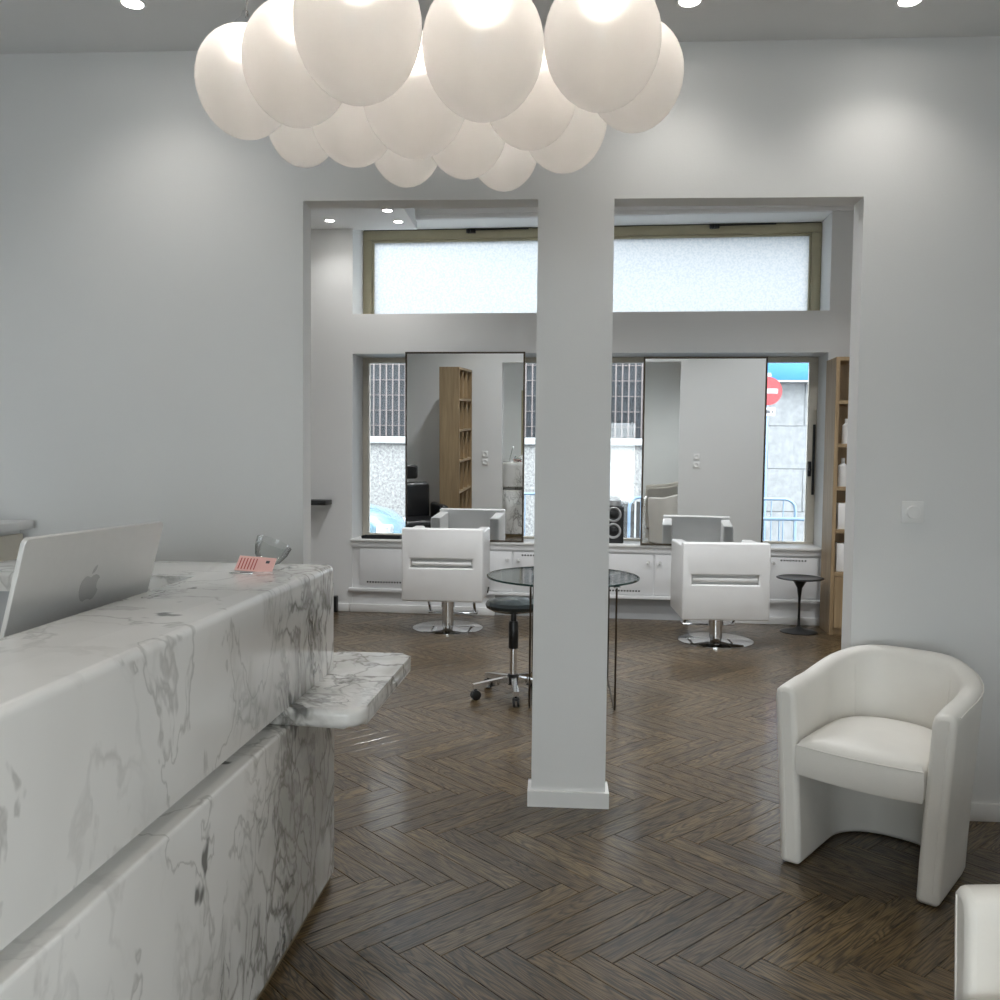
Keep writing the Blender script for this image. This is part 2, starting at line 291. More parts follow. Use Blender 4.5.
# ------------------------------------------------------------------ mesh helpers
class G:
    def __init__(s): s.bm = bmesh.new()
    def box(s, lo, hi, bev=0.0, seg=2, rot=None, top_only=False):
        c = [(a+b)/2 for a, b in zip(lo, hi)]; d = [b-a for a, b in zip(lo, hi)]
        g = bmesh.ops.create_cube(s.bm, size=1.0); vs_ = g['verts']
        for v in vs_: v.co = Vector((v.co.x*d[0]+c[0], v.co.y*d[1]+c[1], v.co.z*d[2]+c[2]))
        if bev > 0:
            es = {e for v in vs_ for e in v.link_edges}
            if top_only: es = {e for e in es if all(abs(v.co.z-hi[2]) < 1e-6 for v in e.verts)}
            bmesh.ops.bevel(s.bm, geom=list(es), offset=bev, segments=seg, profile=0.5, affect='EDGES', clamp_overlap=True)
        return s
    def rings(s, rings, cap0=True, cap1=True, closed=True, loop=False):
        R = [[s.bm.verts.new(p) for p in r] for r in rings]; n = len(R[0]); K = len(R)
        for i in range(K if loop else K-1):
            a, b = R[i], R[(i+1) % K]
            for j in range(n if closed else n-1):
                k = (j+1) % n
                try: s.bm.faces.new((a[j], a[k], b[k], b[j]))
                except ValueError: pass
        if not loop:
            if cap0: s.bm.faces.new(list(reversed(R[0])))
            if cap1: s.bm.faces.new(R[-1])
        return s
    def lathe(s, prof, c=(0, 0, 0), seg=24, cap0=True, cap1=True):
        rs = []
        for r, z in prof:
            r = max(r, 1e-4)
            rs.append([(c[0]+r*math.cos(2*PI*k/seg), c[1]+r*math.sin(2*PI*k/seg), c[2]+z) for k in range(seg)])
        return s.rings(rs, cap0, cap1)
    def tube(s, pts, r, seg=8, loop=False):
        P = [Vector(p) for p in pts]; K = len(P); rs = []; up = None
        rr = r if isinstance(r, (list, tuple)) else [r]*K
        for i in range(K):
            if loop: t = (P[(i+1) % K]-P[i-1]).normalized()
            else:
                t = Vector((0, 0, 0))
                if i > 0: t += (P[i]-P[i-1]).normalized()
                if i < K-1: t += (P[i+1]-P[i]).normalized()
                t = t.normalized()
            if up is None: up = Vector((0, 0, 1)) if abs(t.z) < 0.9 else Vector((1, 0, 0))
            x = t.cross(up)
            if x.length < 1e-4: x = t.orthogonal()
            x.normalize(); y = t.cross(x).normalized(); up = -y if y.dot(up) < 0 else y
            rs.append([P[i] + x*math.cos(2*PI*k/seg)*rr[i] + y*math.sin(2*PI*k/seg)*rr[i] for k in range(seg)])
        return s.rings(rs, loop=loop)
    def prism(s, poly, z0, z1, bev=0.0, seg=3, which='top'):
        a = [s.bm.verts.new((x, y, z0)) for x, y in poly]; b = [s.bm.verts.new((x, y, z1)) for x, y in poly]; n = len(poly)
        s.bm.faces.new(list(reversed(a))); s.bm.faces.new(b); ed = []
        for i in range(n): s.bm.faces.new((a[i], a[(i+1) % n], b[(i+1) % n], b[i]))
        if bev:
            for i in range(n):
                if which in ('top', 'both'): ed.append(s.bm.edges.get((b[i], b[(i+1) % n])))
                if which in ('bottom', 'both'): ed.append(s.bm.edges.get((a[i], a[(i+1) % n])))
            bmesh.ops.bevel(s.bm, geom=ed, offset=bev, segments=seg, profile=0.5, affect='EDGES', clamp_overlap=True)
        return s
    def sphere(s, c, r, u=16, v=10, sz=1.0):
        return s.lathe([(r*math.sin(PI*i/v), -r*sz*math.cos(PI*i/v)) for i in range(v+1)], c, u, True, True)
    def xf(s, mat): bmesh.ops.transform(s.bm, matrix=mat, verts=s.bm.verts[:]); return s
    def build(s, name, mat, parent=None, loc=None, rz=0.0, ang=40, kind=None, label=None):
        bmesh.ops.recalc_face_normals(s.bm, faces=s.bm.faces[:])
        th = math.radians(ang)
        for f in s.bm.faces: f.smooth = True
        for e in s.bm.edges:
            if len(e.link_faces) != 2 or e.calc_face_angle(0) > th: e.smooth = False
        me = bpy.data.meshes.new(name); s.bm.to_mesh(me); s.bm.free()
        me.materials.append(M[mat] if isinstance(mat, str) else mat)
        o = bpy.data.objects.new(name, me); C.objects.link(o)
        if parent: o.parent = parent
        if loc: o.location = loc
        o.rotation_euler = (0, 0, rz)
        if kind: o['kind'] = kind
        if label: o['label'] = label
        return o
def tag(o, label, cat, group=None):
    o['label'] = label; o['category'] = cat
    if group: o['group'] = group
    return o
def thing(name, label, cat, loc=(0, 0, 0), rz=0.0, group=None):
    o = bpy.data.objects.new(name, None); C.objects.link(o); o.location = loc; o.rotation_euler = (0, 0, rz)
    o.empty_display_size = 0.1
    return tag(o, label, cat, group)
def struct(o): o['kind'] = 'structure'; return o
def fac(s, d, z):               # facade frame -> world; d = into the room
    return (s*math.cos(T) - d*math.sin(T), FY - s*math.sin(T) - d*math.cos(T), z)
FL = (0, FY, 0)
def copy_tree(o, parent=None):
    c = o.copy(); C.objects.link(c); c.parent = parent
    for ch in list(o.children): copy_tree(ch, c)
    return c

# ------------------------------------------------------------------ room shell
X0, X1, YB, YW, WT = -2.9, 2.6, -3.2, 3.77, 0.12
FX0, FX1 = -2.5, 3.3
CZ, FCZ, OPZ = 3.168, 3.72, 2.545
PX0, PX1 = -0.085, 0.228        # pillar
OX0, OX1 = -1.07, 1.228         # openings

floor = struct(G().box((X0-.3, YB-.3, -0.10), (FX1+.3, 8.75, -0.004)).build('floor', 'dark'))
g = G(); g.box((X0-.15, YW, 0), (OX0, YW+WT, 3.9)); g.box((OX1, YW, 0), (FX1+.15, YW+WT, 3.9)); g.box((OX0, YW, OPZ), (OX1, YW+WT, 3.9))
wf = struct(g.build('wall_front', 'paint'))
struct(G().box((PX0, YW, 0), (PX1, YW+WT, OPZ)).build('pillar', 'paint'))
struct(G().box((X0-.15, YB-.15, 0), (X0, YW, 3.4)).build('wall_left', 'paint'))
g = G(); g.box((X1, YB-.15, 0), (X1+.15, -2.8, 3.4)); g.box((X1, -.1, 0), (X1+.15, YW, 3.4)); g.box((X1, -2.8, 2.3), (X1+.15, -.1, 3.4)); g.box((X1, -2.8, 0), (X1+.15, -.1, .2))
struct(g.build('wall_right', 'paint'))
g = G(); g.box((X0, YB-.15, 0), (-1.6, YB, 3.4)); g.box((.6, YB-.15, 0), (X1, YB, 3.4)); g.box((-1.6, YB-.15, 2.3), (.6, YB, 3.4)); g.box((-1.6, YB-.15, 0), (.6, YB, .2))
struct(g.build('wall_back', 'paint'))
struct(G().box((X0-.15, YB-.15, CZ), (X1+.15, YW, CZ+.15)).build('ceiling', 'ceil'))
struct(G().box((FX0-.15, YW+WT, 0), (FX0, 8.75, 3.9)).build('wall_rear_left', 'paint'))
struct(G().box((FX1, YW+WT, 0), (FX1+.15, 8.75, 3.9)).build('wall_rear_right', 'paint'))
struct(G().box((FX0-.15, YW, FCZ), (FX1+.15, 8.85, FCZ+.15)).build('ceiling_rear', 'ceil'))
# street facade wall with its two window openings, deep reveals
g = G()
WL, WR, DP = -1.905, 2.385, 0.45
g.box((-3.0, 0, 0), (WL, DP, 3.85)); g.box((WR, 0, 0), (3.8, DP, 3.85))
g.box((WL, 0.06, 0), (WR, DP, 0.665)); g.box((WL, 0, 2.42), (WR, DP, 2.785)); g.box((WL, 0, 3.64), (WR, DP, 3.85))
struct(g.build('wall_far', 'paint', loc=FL, rz=-T))
struct(G().box((WL-.01, -0.03, 0.665), (WR+.005, DP, 0.69), 0.008, 2).build('trim_1', 'trim', loc=FL, rz=-T))      # window sill
g = G(); g.box((-2.9, -0.045, 3.675), (3.6, 0.0, 3.72)); g.box((-2.9, -0.02, 3.645), (3.6, 0.0, 3.675))
struct(g.build('trim_2', 'trim', loc=FL, rz=-T))                                                                      # cornice
# dropped ceiling panel with downlights at the left of the rear room
struct(G().box((FX0, 6.6, 3.57), (-1.31, 8.40, FCZ)).build('ceiling_soffit', 'ceil'))
# baseboards
def bboard(name, lo, hi, **k): return struct(G().box(lo, hi, 0.004, 2).build(name, 'trim', **k))
g = G(); t_ = 0.016
for lo, hi in (((PX0-t_, YW-t_, 0), (PX1+t_, YW, .066)), ((PX0-t_, YW, 0), (PX0, YW+WT+t_, .066)), ((PX1, YW, 0), (PX1+t_, YW+WT+t_, .066)), ((PX0-t_, YW+WT, 0), (PX1+t_, YW+WT+t_, .066))): g.box(lo, hi)
struct(g.build('baseboard_pillar', 'trim'))
bboard('baseboard_front_right', (OX1, YW-t_, 0), (X1, YW, .075)); bboard('baseboard_front_left', (X0, YW-t_, 0), (OX0, YW, .075))
bboard('baseboard_right', (X1-t_, YB, 0), (X1, YW-t_, .075)); bboard('baseboard_left', (X0, YB, 0), (X0+t_, YW-t_, .075))
bboard('baseboard_far_left', (-2.62, -0.02, 0), (-1.93, 0.0, .075), loc=FL, rz=-T)
bboard('baseboard_rear_left', (FX0, YW+WT, 0), (FX0+t_, 8.3, .075)); bboard('baseboard_rear_front', (FX0, YW+WT, 0), (OX0, YW+WT+t_, .075))
bboard('baseboard_rear_right', (FX1-t_, YW+WT, 0), (FX1, 8.0, .075)); bboard('baseboard_rear_front_right', (OX1, YW+WT, 0), (FX1, YW+WT+t_, .075))

# herringbone planks: 90 x 600 mm oak
PW, PL = 0.09, 0.60
def plank_geo(bm, la, lr, mat4, off, rnd):
    c = 0.0014; hl, hw, z0 = PL/2-0.0008, PW/2-0.0008, -0.004
    top = [(-hl+c, -hw+c, 0), (hl-c, -hw+c, 0), (hl-c, hw-c, 0), (-hl+c, hw-c, 0)]
    mid = [(-hl, -hw, -0.0016), (hl, -hw, -0.0016), (hl, hw, -0.0016), (-hl, hw, -0.0016)]
    bot = [(x, y, z0) for x, y, _ in mid]
    rings = []
    for r in (bot, mid, top):
        row = []
        for p in r:
            v = bm.verts.new(mat4 @ Vector(p)); v[la] = Vector((p[0]+off[0], p[1]+off[1], off[2])); v[lr] = rnd; row.append(v)
        rings.append(row)
    bm.faces.new(rings[2])
    for a, b in ((0, 1), (1, 2)):
        for j in range(4): bm.faces.new((rings[a][j], rings[a][(j+1) % 4], rings[b][(j+1) % 4], rings[b][j]))
def plank_mesh(name, items):
    bm = bmesh.new(); la = bm.verts.layers.float_vector.new('pl'); lr = bm.verts.layers.float.new('pr')
    for it in items: plank_geo(bm, la, lr, *it)
    me = bpy.data.meshes.new(name); bm.to_mesh(me); bm.free(); me.materials.append(M['floor']); return me
HX, HY = -0.7043, 2.591
spots = []
q = math.sqrt(0.5)
for j in range(-9, 9):
    for i in range(-60, 60):
        for kind in (0, 1):
            # pattern coordinates (a,b) of the plank centre
            if kind == 0: a, b = i*PW - j*PL + PL/2, i*PW + j*PL + PW/2
            else: a, b = i*PW - j*PL + PW/2, (i+1)*PW + j*PL + PL/2
            x, y = HX + (a+b)*q, HY + (b-a)*q
            if not (X0-.1 < x < FX1+.1 and YB-.1 < y < 8.45): continue
            if y > YW+.1 and x < FX0-.05: continue
            if y < YW and x > X1+.1: continue
            spots.append((x, y, -PI/4 if kind == 0 else PI/4))
Minv = cam.matrix_world.inverted()
def show(s):
    x, y, a = s; p = Minv @ Vector((x, y, 0))
    if p.z > -0.3: return 1e9
    u, v = 500 + 900*p.x/-p.z, 500 - 900*p.y/-p.z
    if not (-20 < u < 1020 and v < 1045): return 1e9
    if y < 3.1 and x < -0.95: return 1e9                      # under the counter
    return -p.z
spots.sort(key=show)
pm = plank_mesh('plank', [(Matrix.Identity(4), (0, 0, 0), 0.0)])
for x, y, a in spots[:300]:
    o = bpy.data.objects.new('plank', pm); C.objects.link(o); o.parent = floor; o.location = (x, y, 0); o.rotation_euler = (0, 0, a)
rest = [(Matrix.Translation((x, y, 0)) @ Matrix.Rotation(a, 4, 'Z'), (random.random()*20, random.random()*20, random.random()*9), random.random()) for x, y, a in spots[300:]]
o = bpy.data.objects.new('far_planks', plank_mesh('far_planks', rest)); C.objects.link(o); o.parent = floor; o['kind'] = 'stuff'

# ------------------------------------------------------------------ windows
def rail(par, lo, hi, mat='champ', name='frame_rail', bev=0.006): return G().box(lo, hi, bev, 2).build(name, mat, par)
def window(name, label): 
    o = bpy.data.objects.new(name, None); C.objects.link(o); o.location = FL; o.rotation_euler = (0, 0, -T); o['kind'] = 'structure'; o['label'] = label; return o
w1 = window('window_1', 'frosted transom window in a champagne metal frame')
a, b, z0, z1, y0, y1 = WL, WR, 2.785, 3.64, 0.36, 0.43
rail(w1, (a, y0, z0), (b, y1, z0+.05)); rail(w1, (a, y0, z1-.09), (b, y1, z1)); rail(w1, (a, y0, z0+.05), (a+.085, y1, z1-.09)); rail(w1, (b-.085, y0, z0+.05), (b, y1, z1-.09))
rail(w1, (a+.085, y0+.015, z1-.115), (b-.085, y1, z1-.09)); rail(w1, (a+.085, y0+.015, z0+.05), (a+.105, y1, z1-.115)); rail(w1, (b-.105, y0+.015, z0+.05), (b-.085, y1, z1-.115))
G().box((a+.105, 0.395, z0+.05), (b-.105, 0.405, z1-.115)).build('pane', 'frost', w1)
for s_ in (-0.85, 1.42):
    g = G(); g.box((s_-.045, .33, z1-.045), (s_+.045, .36, z1-.005), .006); g.tube([(s_, .335, z1-.02), (s_+.55, .345, z1-.012)], .006, 6); g.sphere((s_-.02, .325, z1-.03), .022, 10, 6); g.build('latch', 'black', w1)
G().box((a+.01, .352, z1-.006), (b-.01, .362, z1)).build('seal', 'black', w1)

w2 = window('window_2', 'large street window behind the leaning mirrors')
z0, z1 = 0.69, 2.42
WB = 'beige'
rail(w2, (a, y0, z0), (b, y1, z0+.02), WB); rail(w2, (a, y0, z1-.05), (b, y1, z1), WB); rail(w2, (a, y0, z0+.02), (a+.06, y1, z1-.05), WB); rail(w2, (b-.075, y0, z0+.02), (b, y1, z1-.05), WB); rail(w2, (.22, y0, z0+.02), (.29, y1, z1-.05), WB)
for p0, p1 in ((a+.06, .22), (.29, b-.075)): G().box((p0, .395, z0+.02), (p1, .401, z1-.05)).build('pane', 'glass', w2)
G().box((b-.035, .345, 1.15), (b-.012, .362, 1.80), .004).build('lock_strip', 'black', w2)
g = G(); g.box((b-.075, .335, 1.32), (b-.045, .362, 1.46), .006); g.box((b-.07, .30, 1.375), (b-.05, .34, 1.39), .003); g.build('window_handle', 'black', w2)
# shop window behind the camera
w3 = bpy.data.objects.new('window_3', None); C.objects.link(w3); w3['kind'] = 'structure'; w3['label'] = 'shop front window behind the viewer'
for lo, hi in (((-1.6, -3.3, .2), (.6, -3.24, .26)), ((-1.6, -3.3, 2.24), (.6, -3.24, 2.3)), ((-1.6, -3.3, .26), (-1.54, -3.24, 2.24)), ((.54, -3.3, .26), (.6, -3.24, 2.24)), ((-.53, -3.3, .26), (-.47, -3.24, 2.24))): rail(w3, lo, hi)
for p0, p1 in ((-1.54, -.53), (-.47, .54)): G().box((p0, -3.275, .26), (p1, -3.269, 2.24)).build('pane', 'glass', w3)

w4 = bpy.data.objects.new('window_4', None); C.objects.link(w4); w4['kind'] = 'structure'; w4['label'] = 'shop side window behind the viewer on the right'
for lo, hi in (((2.66, -2.8, .2), (2.72, -.1, .26)), ((2.66, -2.8, 2.24), (2.72, -.1, 2.3)), ((2.66, -2.8, .26), (2.72, -2.74, 2.24)), ((2.66, -.16, .26), (2.72, -.1, 2.24)), ((2.66, -1.48, .26), (2.72, -1.42, 2.24))): rail(w4, lo, hi)
for p0, p1 in ((-2.74, -1.48), (-1.42, -.16)): G().box((2.687, p0, .26), (2.693, p1, 2.24)).build('pane', 'glass', w4)

# ------------------------------------------------------------------ built-in cabinets under the street window
cab = thing('window_cabinet', 'white built-in panelled cabinets under the street window', 'cabinet', FL, -T)
def part(name, mat, par, *boxes, bev=0.003):
    g = G()
    for lo, hi in boxes: g.box(lo, hi, bev, 2)
    return g.build(name, mat, par)
part('body', 'joinery', cab, ((WL, 0.012, .20), (WR, .058, .664)), bev=0)
part('rail', 'joinery', cab, ((WL, -.012, .615), (WR, .012, .664)))
part('moulding', 'joinery', cab, ((WL-.03, -.03, .195), (WR, .012, .225)))
part('plinth', 'joinery', cab, ((WL-.02, 0.004, .0), (-.55, .058, .195)), bev=0)
part('plinth', 'joinery', cab, ((1.22, 0.004, .0), (WR, .058, .195)), bev=0)
part('recessed_plinth', 'greypanel', cab, ((-.55, 0.04, .0), (1.22, .058, .195)), bev=0)  # grey colour carries the shade of the set-back kick under the moulding
part('skirting', 'trim', cab, ((WL-.02, -.02, 0), (-.55, .004, .075)))
part('skirting', 'trim', cab, ((1.22, -.02, 0), (WR+.02, .004, .066)))
def grille(par, s0, s1, z):
    g = G(); n = int((s1-s0)/.026)
    for k in range(n):
        g.box((s0+k*.026, -.0075, z-.007), (s0+k*.026+.015, -.005, z+.007))
    o = g.build('vent_slots', 'dark', par); o['kind'] = 'stuff'; return o
def door(s0, s1, z0, z1, knob=None, vent=None):
    d = part('door', 'joinery', cab, ((s0, -.006, z0), (s1, .012, z1)), bev=.003)
    if knob: 
        g = G(); g.lathe([(.006, 0), (.006, .012), (.014, .016), (.016, .024), (.010, .032)], seg=14); g.xf(Matrix.Translation((knob[0], -.006, knob[1])) @ Matrix.Rotation(PI/2, 4, 'X')); g.build('knob', 'silver', d)
    if vent: grille(d, vent[0], vent[1], vent[2])
    return d
door(-1.83, -1.18, .255, .60, None, (-1.76, -1.30, .285))
door(-1.14, -.39, .235, .60, (-.435, .525), None)
door(-.375, .20, .235, .60, (-.33, .525), (-.30, .10, .57))
door(.215, .895, .235, .60, (.855, .53), (.30, .80, .265))
door(.915, 1.30, .235, .60, (.955, .53))
door(1.32, 1.90, .235, .60)
door(1.92, 2.35, .245, .60, (1.955, .55), (2.02, 2.28, .575))

# ------------------------------------------------------------------ mirrors
def mirror(label, s0, s1, z1, yaw):
    r = thing('leaning_mirror', label, 'mirror', fac((s0+s1)/2, 0.03, 0.6905), -yaw, 'tall framed mirrors on the window sill')
    h, hw = z1-.69, (s1-s0)/2; fw = .016; tilt = Matrix.Rotation(math.radians(1.5), 4, 'X')
    G().box((-hw+fw, -.004, fw), (hw-fw, 0.0, h-fw)).xf(tilt).build('mirror_glass', 'mirror', r)
    g = G(); g.box((-hw, 0.001, 0.002), (hw, .022, h-.002)); g.xf(tilt); g.build('backing', 'bronze', r)
    for lo, hi in (((-hw, -.010, 0), (hw, 0.0, fw)), ((-hw, -.010, h-fw), (hw, 0.0, h)), ((-hw, -.010, fw), (-hw+fw, 0.0, h-fw)), ((hw-fw, -.010, fw), (hw, 0.0, h-fw))):
        G().box(lo, hi, .002, 1).xf(tilt).build('frame_bar', 'bronze', r)
mirror('dark framed mirror on the sill, left of the pillar, reflecting a bookcase', -1.385, -.283, 2.425, math.radians(2.1))
mirror('dark framed mirror on the sill, right of the pillar, reflecting wall sockets', .778, 1.855, 2.375, T)

# ------------------------------------------------------------------ reception counter
ct = thing('reception_counter', 'white veined marble reception counter with rounded edges and shelf', 'counter', (-.754, 3.05, 0), -math.atan(.033))
def rounded(poly, r, seg=4):
    out = []; n = len(poly)
    for i in range(n):
        p0, p, p1 = Vector(poly[i-1]), Vector(poly[i]), Vector(poly[(i+1) % n])
        rr = r[i] if isinstance(r, (list, tuple)) else r
        if rr <= 0: out.append(tuple(p)); continue
        a = (p0-p).normalized(); b = (p1-p).normalized(); ang = a.angle(b); d = rr/math.tan(ang/2)
        c = p + (a+b).normalized()*(rr/math.sin(ang/2)); s_, e_ = p+a*d-c, p+b*d-c
        th = math.atan2(s_.x*e_.y-s_.y*e_.x, s_.dot(e_))
        for k in range(seg+1):
            t = th*k/seg; out.append((c.x+s_.x*math.cos(t)-s_.y*math.sin(t), c.y+s_.x*math.sin(t)+s_.y*math.cos(t)))
    return out
CL, IW, RD, CW, CT = -3.0, -.315, -.36, -1.15, 1.108
L_ = rounded([(0, CL), (0, 0), (CW, 0), (CW, RD), (IW, RD), (IW, CL)], [.0, .03, .02, .02, .0, .0])
G().prism(L_, 1.045, CT, .050, 8, 'top').build('ledge', 'marble', ct, ang=35)
F_ = rounded([(0, CL), (0, 0), (CW+.03, 0), (CW+.03, -.115), (-.115, -.115), (-.115, CL)], [0, .022, 0, 0, 0, 0])
G().prism(F_, .747, 1.045).build('fascia', 'marble', ct, ang=35)
R_ = [(-.085, CL), (-.085, -.085), (CW+.05, -.085), (CW+.05, -.11), (-.11, -.11), (-.11, CL)]
G().prism(R_, .69, .747).build('shadow_gap', 'marble', ct)
B_ = rounded([(0, CL), (0, 0), (CW+.03, 0), (CW+.03, -.12), (-.12, -.12), (-.12, CL)], [0, .012, 0, 0, 0, 0])
G().prism(B_, .032, .69, .010, 3, 'top').build('lower_panel', 'marble', ct, ang=35)
G().prism([(-.012, CL), (-.012, -.012), (CW+.05, -.012), (CW+.05, -.05), (-.06, -.05), (-.06, CL)], 0, .032).build('plinth', 'brass', ct)
S_ = rounded([(.222, -.50), (.222, .26), (-.082, .26), (-.082, -.50)], [.055, .035, .02, 0], 6)
G().prism(S_, .691, .746, .022, 4, 'both').build('shelf', 'marble', ct, ang=35)
part('return_panel', 'greypanel', ct, ((CW+.03, RD+.02, .80), (IW, RD+.035, 1.045)), bev=0)
g = G(); g.lathe([(.026, 0), (.026, .008), (.016, .008), (.016, -.002)], seg=18, cap0=False, cap1=False); g.xf(Matrix.Translation((IW-.12, RD+.02, 1.012)) @ Matrix.Rotation(PI/2, 4, 'X')); g.build('cable_grommet', 'black', ct)
g = G(); g.lathe([(.0162, 0), (.0162, .003)], seg=18); g.xf(Matrix.Translation((IW-.12, RD+.02, 1.012)) @ Matrix.Rotation(PI/2, 4, 'X')); g.build('grommet_hole', 'dark', ct)
part('desk_top', 'joinery', ct, ((CW, CL, .755), (-.06, RD+.02, .7845)), bev=.003)
part('inner_wall', 'joinery', ct, ((IW, CL, .7845), (IW+.02, RD+.02, 1.045)), bev=0)
part('desk_leg', 'joinery', ct, ((CW, CL, 0), (CW+.04, RD, .755)), bev=0)

# desktop computer behind the ledge
pc_rz = math.radians(-7.1)
pc = thing('desktop_computer', 'silver all-in-one computer seen from behind with a fruit emblem on its back', 'computer', (-1.222, 2.175, .785), pc_rz)
# local: back faces +x, width along y; top far corner at world (-1.089, 2.40, 1.314)
PH, PWD, tl = .36, .547, math.radians(15)
axis = Matrix.Rotation(tl, 4, 'Y')
def pcxf(g):    # panel frame: x normal, y width, z up from the panel's lower edge
    return g.xf(Matrix.Translation((.012, -.008, .165)) @ axis)
pcp = pcxf(G().prism(rounded([(-PWD/2, 0), (PWD/2, 0), (PWD/2, PH), (-PWD/2, PH)], .014, 4), -.006, .006, .0015, 1, 'both').xf(Matrix(((0, 0, 1, 0), (1, 0, 0, 0), (0, 1, 0, 0), (0, 0, 0, 1))))).build('display', 'silver', pc)
pcxf(G().box((-.0075, -PWD/2+.008, .055), (-.0065, PWD/2-.008, PH-.008))).build('screen', 'blackgloss', pc)
# emblem: fruit outline with a bite and a leaf
def emblem():
    half = [(0, .86), (.10, .90), (.24, .93), (.40, .86)]
    pts = []
    body = [(0.0, .78), (.12, .84), (.26, .86), (.40, .80), (.48, .72), (.40, .64), (.36, .52), (.39, .38), (.50, .28), (.44, .14), (.32, .0), (.20, -.03), (.10, .01), (0, .03), (-.10, .01), (-.20, -.03), (-.32, .02), (-.44, .18), (-.50, .36), (-.50, .55), (-.44, .70), (-.34, .80), (-.22, .85), (-.10, .82)]
    leaf = [(0.0, .90), (.02, 1.02), (.10, 1.14), (.22, 1.20), (.20, 1.06), (.12, .95)]
    s_ = .075
    g = G()
    mt = Matrix(((0, 0, 1, 0), (1, 0, 0, 0), (0, 1, 0, 0), (0, 0, 0, 1)))
    g.prism([(x*s_, y*s_) for x, y in body], .0062, .0068); g.prism([(x*s_, y*s_) for x, y in leaf], .0062, .0068)
    g.xf(Matrix.Translation((0, -.005, .178)) @ mt)
    return pcxf(g)
emblem().build('emblem', 'emblem', pc, label='polished fruit emblem with a bite and a leaf')
g = G(); g.box((-.06, -.08, 0), (.07, .08, .006), .002); g.box((.055, -.065, .004), (.066, .065, .21), .002); g.build('stand', 'silver', pc)

# glass bowl, card and coins on the counter
bowl = G()
pr = [(.001, .002), (.020, .002), (.028, .004), (.046, .022), (.057, .050), (.061, .078), (.059, .078)]
bowl.lathe(pr, seg=24, cap0=False, cap1=False)
bowl.xf(Matrix.Rotation(math.radians(24), 4, 'Y'))
tag(bowl.build('glass_bowl', 'bowlglass', loc=(-.972, 2.965, CT+.0085)), 'small tilted clear glass bowl on the marble counter behind the pink card', 'bowl')
cd = thing('pink_card', 'pink card leaning against the glass bowl on the counter', 'card', (-.965, 2.82, CT+.001), math.radians(12))
cm = Matrix.Rotation(math.radians(-58), 4, 'X')
G().box((-.06, 0, 0), (.06, .0012, .075)).xf(cm @ Matrix.Rotation(math.radians(8), 4, 'Y')).build('card_sheet', 'pink', cd)
g = G()
for k in range(6): g.box((-.052+k*.010, -.0006, .008), (-.0485+k*.010, -.0002, .064))
g.xf(cm @ Matrix.Rotation(math.radians(8), 4, 'Y')); g.build('print_lines', 'redink', cd)
G().box((.030, -.0006, .045), (.042, -.0002, .058)).xf(cm @ Matrix.Rotation(math.radians(8), 4, 'Y')).build('print_mark', 'ink', cd)
kg = thing('key_ring', 'small dark keys lying in front of the pink card', 'keys', (-.99, 2.765, CT+.001))
G().tube([(-.02+.011*math.cos(t*PI/6), .011*math.sin(t*PI/6), .0015) for t in range(12)], .0014, 6, loop=True).build('ring', 'chrome', kg)
G().box((-.01, -.004, 0), (.045, .004, .003), .001).build('key', 'chrome', kg)
G().box((.0, .004, .0), (.04, .014, .004), .001).build('fob', 'black', kg)

# white side cabinet at the far left behind the desk
sc = thing('side_cabinet', 'low white cabinet with an overhanging top behind the computer', 'cabinet', (0, 0, 0))
part('top', 'joinery', sc, ((-2.88, .9, 1.155), (-2.235, 3.73, 1.19)))
part('body', 'joinery', sc, ((-2.88, .92, .05), (-2.29, 3.715, 1.155)), bev=0)
for k in range(4):
    y_ = .93+k*.697; part('door', 'cream', sc, ((-2.29, y_, .08), (-2.272, y_+.69, 1.135)))
part('plinth', 'greypanel', sc, ((-2.86, .95, 0), (-2.32, 3.70, .05)), bev=0)

# ------------------------------------------------------------------ chandelier of frosted globes
ch = thing('chandelier', 'chandelier of fourteen frosted glass globes hanging below the ceiling', 'chandelier', (-.28, 2.15, CZ))
G().lathe([(.42, 0), (.42, -.02), (.40, -.03), (.001, -.03)], seg=40).build('ceiling_plate', 'chrome', ch)
globes = [(.25, -.396, 1.78, 2.317), (.245, -.156, 1.844, 2.302), (.241, .085, 1.906, 2.339), (.234, -.564, 1.946, 2.325), (.224, -.726, 2.084, 2.343), (.224, .171, 2.14, 2.368), (.233, -.314, 1.981, 2.267), (.223, -.07, 2.138, 2.329), (.217, -.506, 2.233, 2.32), (.215, .01, 2.299, 2.32), (.203, -.73, 2.576, 2.421), (.213, -.241, 2.338, 2.318), (.203, -.433, 2.566, 2.36), (.202, -.16, 2.635, 2.366)]
gp = []
for i in range(19):
    t = PI*i/18; z = -math.cos(t); r = math.sin(t)
    z = z*1.12; r = r*(1.0+.05*z); gp.append((r*.5, z*.5))
def gmesh():
    g = G(); g.lathe(gp, seg=32, cap0=False, cap1=True); return g
gm = None
for d, x, y, z in globes:
    o = None
    if gm is None: o = gmesh().build('globe', 'globe', ch, ang=80); gm = o.data
    else: o = bpy.data.objects.new('globe', gm); C.objects.link(o); o.parent = ch
    o.location = (x+.28, y-2.15, z-CZ); o.scale = (d, d, d)
    G().sphere((0, -.03, .31), .075, 12, 8, 1.1).build('bulb', 'bulb', o)
    g = G(); g.lathe([(.10, .55), (.11, .50), (.11, .60), (.05, .66), (.03, .72)], seg=14); g.build('socket_cap', 'chrome', o)
    dx, dy = (-.28-x)*.45, (2.15-y)*.45
    G().tube([(0, 0, .70), (dx*.1/d, dy*.1/d, (CZ-z-.3)/d*.6), (dx/d, dy/d, (CZ-z-.028)/d)], .0022/d, 6).build('cord', 'cord', o)

